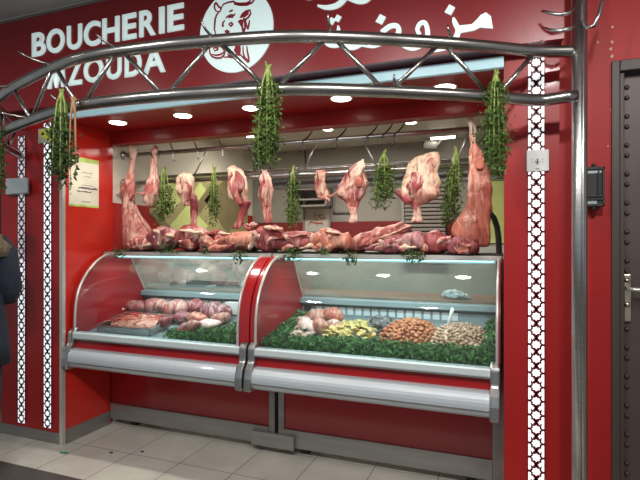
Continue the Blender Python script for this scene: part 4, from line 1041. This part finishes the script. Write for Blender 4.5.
# --- right case
c = px(411, 340, 2.98)
mound('marinade_mass', 'orange meat mass under the marinated chunks', 'meat', 'marinated', c.x, 3.0, .145, .15, .075, 201)
heap('marinated_chunk', 'small orange marinated meat chunk in heap at middle of right case', 'meat', 'orange marinated chunks in right case', 'marinated', .021, c.x, 2.97, .18, .20, .115, 150, 202)
c = px(460, 345, 2.98)
mound('diced_mass', 'pale minced mass under the diced meat', 'meat', 'mince', c.x-.0, 3.0, .135, .15, .07, 211)
heap('diced_piece', 'small pale diced meat piece in heap at right end of right case', 'meat', 'pale diced pieces in right case', 'mince', .015, px(460, 340, 2.98).x, 2.97, .19, .20, .105, 210, 212, (1.2, .7, .6))
heap('yellow_piece', 'flat yellow marinated piece left of the dark offal', 'meat', 'yellow marinated pieces in right case', 'yellow', .034, px(350, 335, 2.95).x, 2.95, .17, .17, .075, 40, 222, (1, .8, .5))
heap('dark_piece', 'dark grey cut piece between yellow and orange meats', 'meat', 'dark pieces in right case', 'darkmeat', .034, px(378, 322, 3.08).x, 3.08, .12, .12, .07, 16, 232, (1.1, .8, .6))
def bodypiece(name, label, u0, v0, u1, v1, th, mm, Y, seed, cat='meat', grp=None, asp=1.0):
    a = px(u0, v0, Y); b = px(u1, v1, Y); s_ = (Y/ray((u0+u1)/2)[1])/FL; h = th*s_/2*1.3; ex_ = (b-a)*.12; a = a-ex_; b = b+ex_
    d = b-a; up = Vector((-d.z, 0, d.x)).normalized(); R = [(a-d*.03, up*.004, EY*.004, .2)]
    for f, t in ((.08, .6), (.35, 1), (.65, .95), (.92, .55)):
        R.append((a+d*f, up*h*t, EY*h*t*asp, .3))
    R.append((b+d*.03, up*.004, EY*.004, .3))
    m = MB(); lump(m, R, n=20, amp=.014, ns=16, seed=seed)
    lowz = min(v[2] for v in m.v); mid = (a+b)/2
    o = m.build(name, M[mm], smooth=True, origin=(mid.x, Y, lowz))
    o.location.z += (dz(Y)-lowz) if (lowz < dz(Y) or lowz > dz(Y)+.03) else 0
    tag(o, label, cat, grp); return o
g = 'poultry pieces in right case'
bodypiece('poultry_piece', 'pale poultry leg lying at front left of right case', 286, 341, 300, 334, 7, 'chicken', 2.80, 301, 'poultry', g)
bodypiece('poultry_piece', 'pinkish wing tip nearest the parsley at front left', 289, 346, 297, 342, 5, 'chicken', 2.74, 302, 'poultry', g)
bodypiece('poultry_piece', 'plump pale breast piece in middle of poultry pile', 300, 326, 314, 334, 13, 'chicken', 2.92, 303, 'poultry', g)
bodypiece('poultry_piece', 'rounded grey white piece right of plump breast', 312, 330, 326, 328, 12, 'fat', 2.95, 304, 'poultry', g)
bodypiece('poultry_piece', 'upper pale piece at back of poultry pile', 308, 318, 326, 316, 13, 'fat', 3.10, 305, 'poultry', g)
bodypiece('poultry_piece', 'orange tinted piece at top right of poultry pile', 325, 314, 341, 317, 12, 'orange', 3.10, 306, 'poultry', g)
bodypiece('poultry_piece', 'small pink piece below the orange tinted one', 327, 325, 339, 323, 8, 'chicken', 3.02, 307, 'poultry', g)
bodypiece('poultry_piece', 'pale piece at upper left edge of poultry pile', 297, 322, 309, 320, 9, 'chicken', 3.05, 309, 'poultry', g)
bodypiece('poultry_piece', 'small yellowish pale piece beside yellow heap', 333, 331, 342, 327, 8, 'fat', 2.98, 310, 'poultry', g)
bodypiece('poultry_piece', 'long pink drumstick lying along front parsley', 294, 344, 312, 338, 6, 'chicken', 2.80, 311, 'poultry', g)
bodypiece('poultry_piece', 'flat pale piece left of plump breast', 293, 333, 304, 327, 8, 'chicken', 2.90, 308, 'poultry', g)
# spoon / tag
sp = empty('serving_spoon', px(446, 333, 2.98), 'white plastic spoon standing upright in diced meat', 'spoon')
MB().tube([px(446, 333, 2.98), px(449, 322, 2.985), px(453, 308, 2.99)], [.006, .008, .012], 8).build('spoon_handle', M['white_plastic'], sp, smooth=True)
m = MB(); a = px(446, 336, 2.98)
lump(m, [(a+EZ*.012, EX*.004, EY*.003, 0), (a, EX*.012, EY*.005, 0), (a-EZ*.02, EX*.014, EY*.006, 0), (a-EZ*.032, EX*.004, EY*.003, 0)], n=12, amp=.0005, seed=1)
m.build('spoon_bowl', M['white_plastic'], sp, smooth=True)
# crumpled paper on the worktop
cc = px(455, 293, 3.42); cc.z = 1.012
m = MB(); rnd = random.Random(9)
lump(m, [(cc+Vector((-.09, 0, .012)), EY*.01, EZ*.008, 0), (cc+Vector((-.06, 0, .025)), EY*.05, EZ*.022, 0), (cc+Vector((0, .01, .028)), EY*.07, EZ*.028, 0), (cc+Vector((.06, 0, .02)), EY*.05, EZ*.018, 0), (cc+Vector((.10, 0, .010)), EY*.02, EZ*.006, 0)], n=22, amp=.02, ns=30, seed=7)
o = m.build('crumpled_bag', M['foil'], origin=cc); tag(o, 'crumpled white plastic bag on wooden worktop behind right case', 'bag')
# items on left worktop
for k, (u, v, w, h, nm, lb, mm) in enumerate(((176, 281, 9, 6, 'meat_scrap', 'small brownish meat scrap on left worktop', 'mince'), (183, 281, 7, 7, 'paper_scrap', 'little white crumpled paper on left worktop', 'foil'), (172, 284, 5, 4, 'meat_scrap', 'tiny dark scrap at left end of worktop', 'darkmeat'))):
    p = px(u, v, 3.45); s_ = p.y/ray(u)[1]/FL; m = MB(); z = 1.012
    lump(m, [(Vector((p.x-w*s_/2, 3.45, z+h*s_*.4)), EY*.004, EZ*.004, .2), (Vector((p.x-w*s_/4, 3.45, z+h*s_*.5)), EY*.025, EZ*h*s_*.45, .2), (Vector((p.x+w*s_/4, 3.45, z+h*s_*.5)), EY*.025, EZ*h*s_*.4, .2), (Vector((p.x+w*s_/2, 3.45, z+h*s_*.4)), EY*.004, EZ*.004, .2)], n=12, amp=.008, ns=30, seed=400+k)
    o = m.build(nm, M[mm], smooth=True, origin=(p.x, 3.45, 1.01)); tag(o, lb, 'scrap')
kn = empty('kitchen_knife', (px(205, 285, 3.42).x, 3.42, 1.012), 'white handled knife lying on left wooden worktop', 'knife')
a = px(196, 285, 3.42); b = px(206, 285, 3.42); c = px(214, 285, 3.42); z = 1.022
MB().tube([(b.x, 3.42, z+.004), (c.x, 3.45, z+.012)], [.009, .011], 10).build('handle', M['white_plastic'], kn, smooth=True)
MB().prism([(a.x-.05, 3.40), (b.x, 3.41), (b.x, 3.435), (a.x-.02, 3.425)], lambda p, q, t: Vector((p, q, 1.0115+t)), .003).build('blade', M['steel'], kn)
for k, (u0, u1, lb) in enumerate(((187, 214, 'dark flat tray on left worktop behind the knife'), (216, 242, 'dark tray at right end of left worktop'))):
    a = px(u0, 280, 3.58); b = px(u1, 280, 3.58); e = empty('service_tray', ((a.x+b.x)/2, 3.58, 1.01), lb, 'tray', 'dark trays on left worktop')
    MB().box(a.x, b.x, 3.50, 3.66, 1.011, 1.018).build('tray_base', M['steel_dull'], e)
    f = MB(); f.box(a.x, b.x, 3.50, 3.506, 1.018, 1.05); f.box(a.x, b.x, 3.654, 3.66, 1.018, 1.05); f.box(a.x, a.x+.006, 3.50, 3.66, 1.018, 1.05); f.box(b.x-.006, b.x, 3.50, 3.66, 1.018, 1.05)
    f.build('tray_rim', M['shutter'], e)
# --- left case: steel tray with sausages/peppers
ty0, ty1 = 2.70, 2.99
tA = px(97, 330, ty0).x+.0; tA = max(tA, -2.79); tB = px(150, 330, ty0).x
def shear(m): m.v = [(x, y, z+dz(y)-DZ+.001) for x, y, z in m.v]; return m
tray = empty('steel_tray', ((tA+tB)/2, (ty0+ty1)/2, DZ), 'shallow steel tray of sliced red peppers and meat in left case', 'tray')
shear(MB().box(tA+.01, tB-.01, ty0+.01, ty1-.01, DZ+.001, DZ+.005)).build('tray_floor', M['steel'], tray)
t = MB(); H = .052
for (xa, xb, ya, yb, fx, fy) in ((tA, tB, ty0, ty0+.006, 0, 0), (tA, tB, ty1-.006, ty1, 0, 0), (tA, tA+.006, ty0, ty1, 0, 0), (tB-.006, tB, ty0, ty1, 0, 0)): t.box(xa, xb, ya, yb, DZ+.003, DZ+H)
t.box(tA-.008, tB+.008, ty0-.008, ty0+.002, DZ+H-.003, DZ+H+.001); t.box(tA-.008, tB+.008, ty1-.002, ty1+.008, DZ+H-.003, DZ+H+.001)
t.box(tA-.008, tA+.002, ty0, ty1, DZ+H-.003, DZ+H+.001); t.box(tB-.002, tB+.008, ty0, ty1, DZ+H-.003, DZ+H+.001)
shear(t).build('tray_wall', M['steel'], tray, bevel=.002)
mx_ = (tA+tB)/2
R = [(Vector((mx_, (ty0+ty1)/2, DZ+.006)), EX*(tB-tA)*.47, EY*.135, .2), (Vector((mx_, (ty0+ty1)/2, DZ+.03)), EX*(tB-tA)*.46, EY*.13, .2), (Vector((mx_, (ty0+ty1)/2, DZ+.045)), EX*(tB-tA)*.36, EY*.09, .4), (Vector((mx_, (ty0+ty1)/2, DZ+.052)), EX*.02, EY*.02, .4)]
m = MB(); lump(m, R, amp=.006, seed=77); shear(m); m.v = [(x, y, z+.012) for x, y, z in m.v]; o = m.build('sliced_meat_layer', M['orange'], smooth=True, origin=(mx_, (ty0+ty1)/2, DZ+.006)); tag(o, 'orange sliced meat layer filling the steel tray', 'meat')
pp_ = chunk_proto('pepper_slice', 'pepper', .016, 5, (1.6, .45, .35)); rnd = random.Random(12); first = True
for i in range(46):
    o = pp_ if first else pp_.copy()
    if not first: COL.objects.link(o)
    first = False
    fx = rnd.uniform(-.42, .36); fy = rnd.uniform(-.42, .42)
    o.location = (mx_+fx*(tB-tA), (ty0+ty1)/2+fy*.25, dz((ty0+ty1)/2+fy*.25)+.068-.02*abs(fx)+rnd.uniform(-.003, .006)); o.rotation_euler = (rnd.uniform(-.3, .3), rnd.uniform(-.3, .3), rnd.uniform(0, 6.28))
    tag(o, 'thin red pepper slice on meat in the steel tray', 'vegetable', 'red pepper slices in steel tray')
g = 'meat pieces in left case'
for k, a in enumerate((('pink long roll behind the steel tray', 128, 316, 152, 318, 9, 'pink', 3.12), ('pink roll at back centre of left case', 165, 322, 186, 319, 13, 'pink', 3.08), ('striped purple pink roll at back right', 204, 319, 228, 322, 15, 'purple', 3.06),
    ('pink lump between back rolls', 187, 320, 203, 317, 12, 'redmeat', 3.14), ('small dark red cut beside tray on parsley', 160, 332, 171, 325, 8, 'redmeat', 2.84), ('pale pink cut lying on front parsley', 182, 334, 198, 329, 10, 'pink', 2.80), ('streaked cut at centre front of left case', 196, 330, 218, 327, 9, 'chicken', 2.86),
    ('pale trimmed roll between centre roll and bin', 214, 324, 228, 322, 9, 'fat', 3.0), ('dark shiny cut in middle of left case', 176, 327, 190, 326, 9, 'purple', 2.98), ('pink folded cut right of the dark shiny one', 190, 325, 206, 326, 9, 'orange', 2.98),
    ('wide pink roll at back left centre', 146, 319, 166, 320, 12, 'pink', 3.14), ('far left pale strip behind tray', 104, 320, 122, 319, 6, 'pink', 3.05), ('small dark cut at front left of parsley', 176, 336, 182, 334, 6, 'redmeat', 2.76), ('long pale roll rear right near the grille', 206, 314, 226, 315, 8, 'pink', 3.18))):
    bodypiece('meat_piece', a[0], *a[1:6], a[6], a[7], 500+k, 'meat', g, 1.3)
cb = px(226, 308, 3.2); cb2 = px(247, 308, 3.2)
o = MB().box(px(227, 308, 3.2).x, px(246, 308, 3.2).x, 3.17, 3.22, dz(3.22), .945).build('plastic_bin', M['white_plastic'], origin=(cb.x+.05, 3.18, .745), bevel=.006); tag(o, 'pale plastic bin at rear right of left case', 'bin')

# ================================================================== FLOOR BITS
o = MB().prism([(0, 0), (.05, .006), (.062, .02), (.03, .028), (-.01, .016)], lambda a, b, t: Vector((px(57, 447, 2.42).x+a-.0, 2.44+b, .001+t)), .003).build('plastic_scrap', mat('green_scrap', (.03, .22, .13), .6), origin=(px(57, 447, 2.42).x, 2.45, 0)); tag(o, 'tiny green plastic scrap on floor by left pilaster corner', 'scrap')
for k, (u, v, lb) in enumerate(((111, 453, 'small dark speck on cream floor, left one'), (142, 452, 'small dark speck on cream floor, right one'))):
    p = pz(u, v, 0); o = MB().prism([(-.014, 0), (0, -.01), (.014, .002), (.004, .012)], lambda a, b, t: Vector((p.x+a, p.y+b, .001+t)), .004).build('floor_speck', M['dark'], origin=p); tag(o, lb, 'debris')

# ================================================================== PERSON (left edge)
def person():
    PXc, PYc = -3.005, 1.98
    pr = empty('person', (PXc, PYc, 0), 'person in long dark navy coat and tan scarf standing at left edge', 'person'); pr.rotation_euler = (0, 0, math.radians(50))
    me = bpy.data.meshes.new('body'); V = []; E = []; Rr = []
    def v(p, r, par=None):
        V.append(p); Rr.append(r)
        if par is not None: E.append((par, len(V)-1))
        return len(V)-1
    pel = v((0, 0, .93), (.15, .11)); sp1 = v((0, .01, 1.08), (.13, .10), pel); ch_ = v((0, .0, 1.27), (.16, .11), sp1); nk0 = v((0, 0, 1.42), (.07, .07), ch_); nk = v((0, .01, 1.49), (.052, .055), nk0)
    jw = v((0, .03, 1.56), (.062, .075), nk); hd = v((0, .015, 1.64), (.074, .09), jw); tp = v((0, .0, 1.71), (.055, .065), hd)
    nose = v((0, .12, 1.60), (.011, .014), hd)
    for s in (-1, 1):
        sh_ = v((s*.17, 0, 1.38), (.06, .06), ch_); el = v((s*.225, -.02, 1.10), (.043, .043), sh_); wr = v((s*.10, .20, 1.02), (.028, .028), el); pm_ = v((s*.06, .225, 1.0), (.030, .02), wr)
        for i, l in enumerate((.075, .085, .08, .062)):
            a = v((s*.03, .235, 1.03-i*.02), (.009, .009), pm_); b = v((s*.03-s*l*.45, .245, 1.025-i*.02), (.0085, .0085), a); v((s*.03-s*l*.8, .235, 1.015-i*.02), (.007, .007), b)
        th = v((s*.05, .235, 1.05), (.011, .011), pm_); v((s*.025, .245, 1.075), (.009, .009), th)
        hp = v((s*.095, 0, .88), (.09, .09), pel); kn_ = v((s*.11, .01, .49), (.055, .055), hp); an = v((s*.115, -.02, .09), (.036, .04), kn_); v((s*.12, .10, .035), (.035, .028), an)
        v((s*.075, .01, 1.62), (.010, .018), hd)
    me.from_pydata(V, E, []); bo = bpy.data.objects.new('body', me); COL.objects.link(bo); bo.parent = pr
    bo.modifiers.new('skin', 'SKIN'); 
    sk = me.skin_vertices[0] if me.skin_vertices else None
    if sk is None:
        bm = bmesh.new(); bm.from_mesh(me); bm.verts.layers.skin.verify(); bm.to_mesh(me); bm.free(); sk = me.skin_vertices[0]
    for i, r in enumerate(Rr): sk.data[i].radius = r; sk.data[i].use_root = (i == 0)
    sb_ = bo.modifiers.new('sub', 'SUBSURF'); sb_.levels = 1; sb_.render_levels = 2
    me.materials.append(M['skin'])
    def off(b): # local builder with parent offset
        b.v = [(x+PXc, y+PYc, z) for x, y, z in b.v]; return b
    def ringrow(z, rx, ry, n=28, cx=0, cy=0): return [Vector((cx+rx*math.cos(2*PI*k/n), cy+ry*math.sin(2*PI*k/n), z)) for k in range(n)]
    c_ = MB(); c_.rings([ringrow(.66, .235, .18), ringrow(.80, .225, .17), ringrow(1.0, .20, .15), ringrow(1.2, .21, .155), ringrow(1.34, .215, .145), ringrow(1.41, .16, .11), ringrow(1.46, .08, .08)])
    off(c_).build('coat', M['navy'], pr, smooth=True)
    for s in (-1, 1):
        t_ = MB(); t_.tube([(s*.15, 0, 1.39), (s*.20, -.005, 1.32), (s*.235, -.02, 1.10), (s*.22, .03, 1.06), (s*.12, .18, 1.03)], [.07, .072, .06, .056, .045], 16); off(t_).build('sleeve', M['navy'], pr, smooth=True)
        t_ = MB(); t_.tube([(s*.095, 0, .90), (s*.11, .01, .49), (s*.115, -.01, .10)], [.10, .075, .055], 16); off(t_).build('trouser_leg', mat('dark_trousers', (.02, .02, .025), .8), pr, smooth=True)
        t_ = MB(); t_.rings([[Vector((s*.12+.045*math.cos(2*PI*k/16), .05+.13*math.sin(2*PI*k/16), z)) for k in range(16)] for z in (.0, .03, .06)]+[[Vector((s*.118+.045*math.cos(2*PI*k/16), -.01+.06*math.sin(2*PI*k/16), .11)) for k in range(16)]]); off(t_).build('shoe', M['dark'], pr, smooth=True)
    h_ = MB(); h_.rings([ringrow(1.50, .075, .06, cy=-.035), ringrow(1.57, .088, .085, cy=-.025), ringrow(1.65, .092, .10, cy=-.012), ringrow(1.72, .078, .088, cy=-.005), ringrow(1.755, .04, .045)]); off(h_).build('hair', M['hair'], pr, smooth=True)
    sc = MB(); sc.rings([ringrow(1.30, .245, .17), ringrow(1.36, .25, .17), ringrow(1.42, .20, .145), ringrow(1.48, .12, .11), ringrow(1.52, .09, .09)]); off(sc).build('scarf', M['tan'], pr, smooth=True)
    for s in (-1, 1):
        e_ = MB(); e_.rings([[Vector((s*.03+r*math.cos(2*PI*k/10), .103+dy, 1.632+r*.6*math.sin(2*PI*k/10))) for k in range(10)] for r, dy in ((.013, -.008), (.011, .0), (.004, .004))]); off(e_).build('eye', M['white'], pr, smooth=True)
    mo = MB(); mo.tube([(-.025, .098, 1.563), (0, .108, 1.560), (.025, .098, 1.563)], [.002, .006, .002], 8); off(mo).build('mouth', M['ink_red'], pr, smooth=True)
person()

# ================================================================== LIGHT / CAMERA
W = bpy.data.worlds.new('World'); bpy.context.scene.world = W; W.use_nodes = True
bg = W.node_tree.nodes['Background']; bg.inputs[0].default_value = (.90, .94, 1, 1); bg.inputs[1].default_value = .34
def area(name, loc, size, sy, power, col, rot):
    l = bpy.data.lights.new(name, 'AREA'); l.shape = 'RECTANGLE'; l.size = size; l.size_y = sy; l.energy = power; l.color = col
    o = bpy.data.objects.new(name, l); COL.objects.link(o); o.location = loc; o.rotation_euler = rot; return o
for k, (x, y, e) in enumerate(((.3, .2, 95), (-.9, .0, 70), (-2.3, .1, 45), (-3.6, .6, 9), (1.2, .9, 40))):
    l = bpy.data.lights.new('hall_lamp', 'SPOT'); l.energy = e*1.75; l.spot_size = math.radians(165); l.spot_blend = .5; l.shadow_soft_size = .09; l.color = (1, .98, .95)
    o = bpy.data.objects.new('hall_lamp', l); COL.objects.link(o); o.location = (x, y, 2.88); o.rotation_euler = (math.radians(12), 0, 0)
area('room_light', (-1.4, 4.3, 2.38), 2.2, .15, 24, (1, .95, .85), (0, 0, 0))
for x0, x1 in CX: area('case_lamp', ((x0+x1)/2, 2.94, 1.262), x1-x0-.34, .02, 5, (.72, .95, 1), (math.radians(8), 0, 0))
cd = bpy.data.cameras.new('Camera'); co = bpy.data.objects.new('Camera', cd); COL.objects.link(co)
cd.sensor_width = 36; cd.lens = FL/640*36; cd.clip_start = .05
co.location = (0, 0, CH); co.rotation_euler = (PI/2, 0, TH)
sc = bpy.context.scene; sc.camera = co
sc.view_settings.view_transform = 'Standard'; sc.view_settings.look = 'None'; sc.view_settings.gamma = 1; sc.view_settings.exposure = 0; sc.view_settings.use_curve_mapping = False
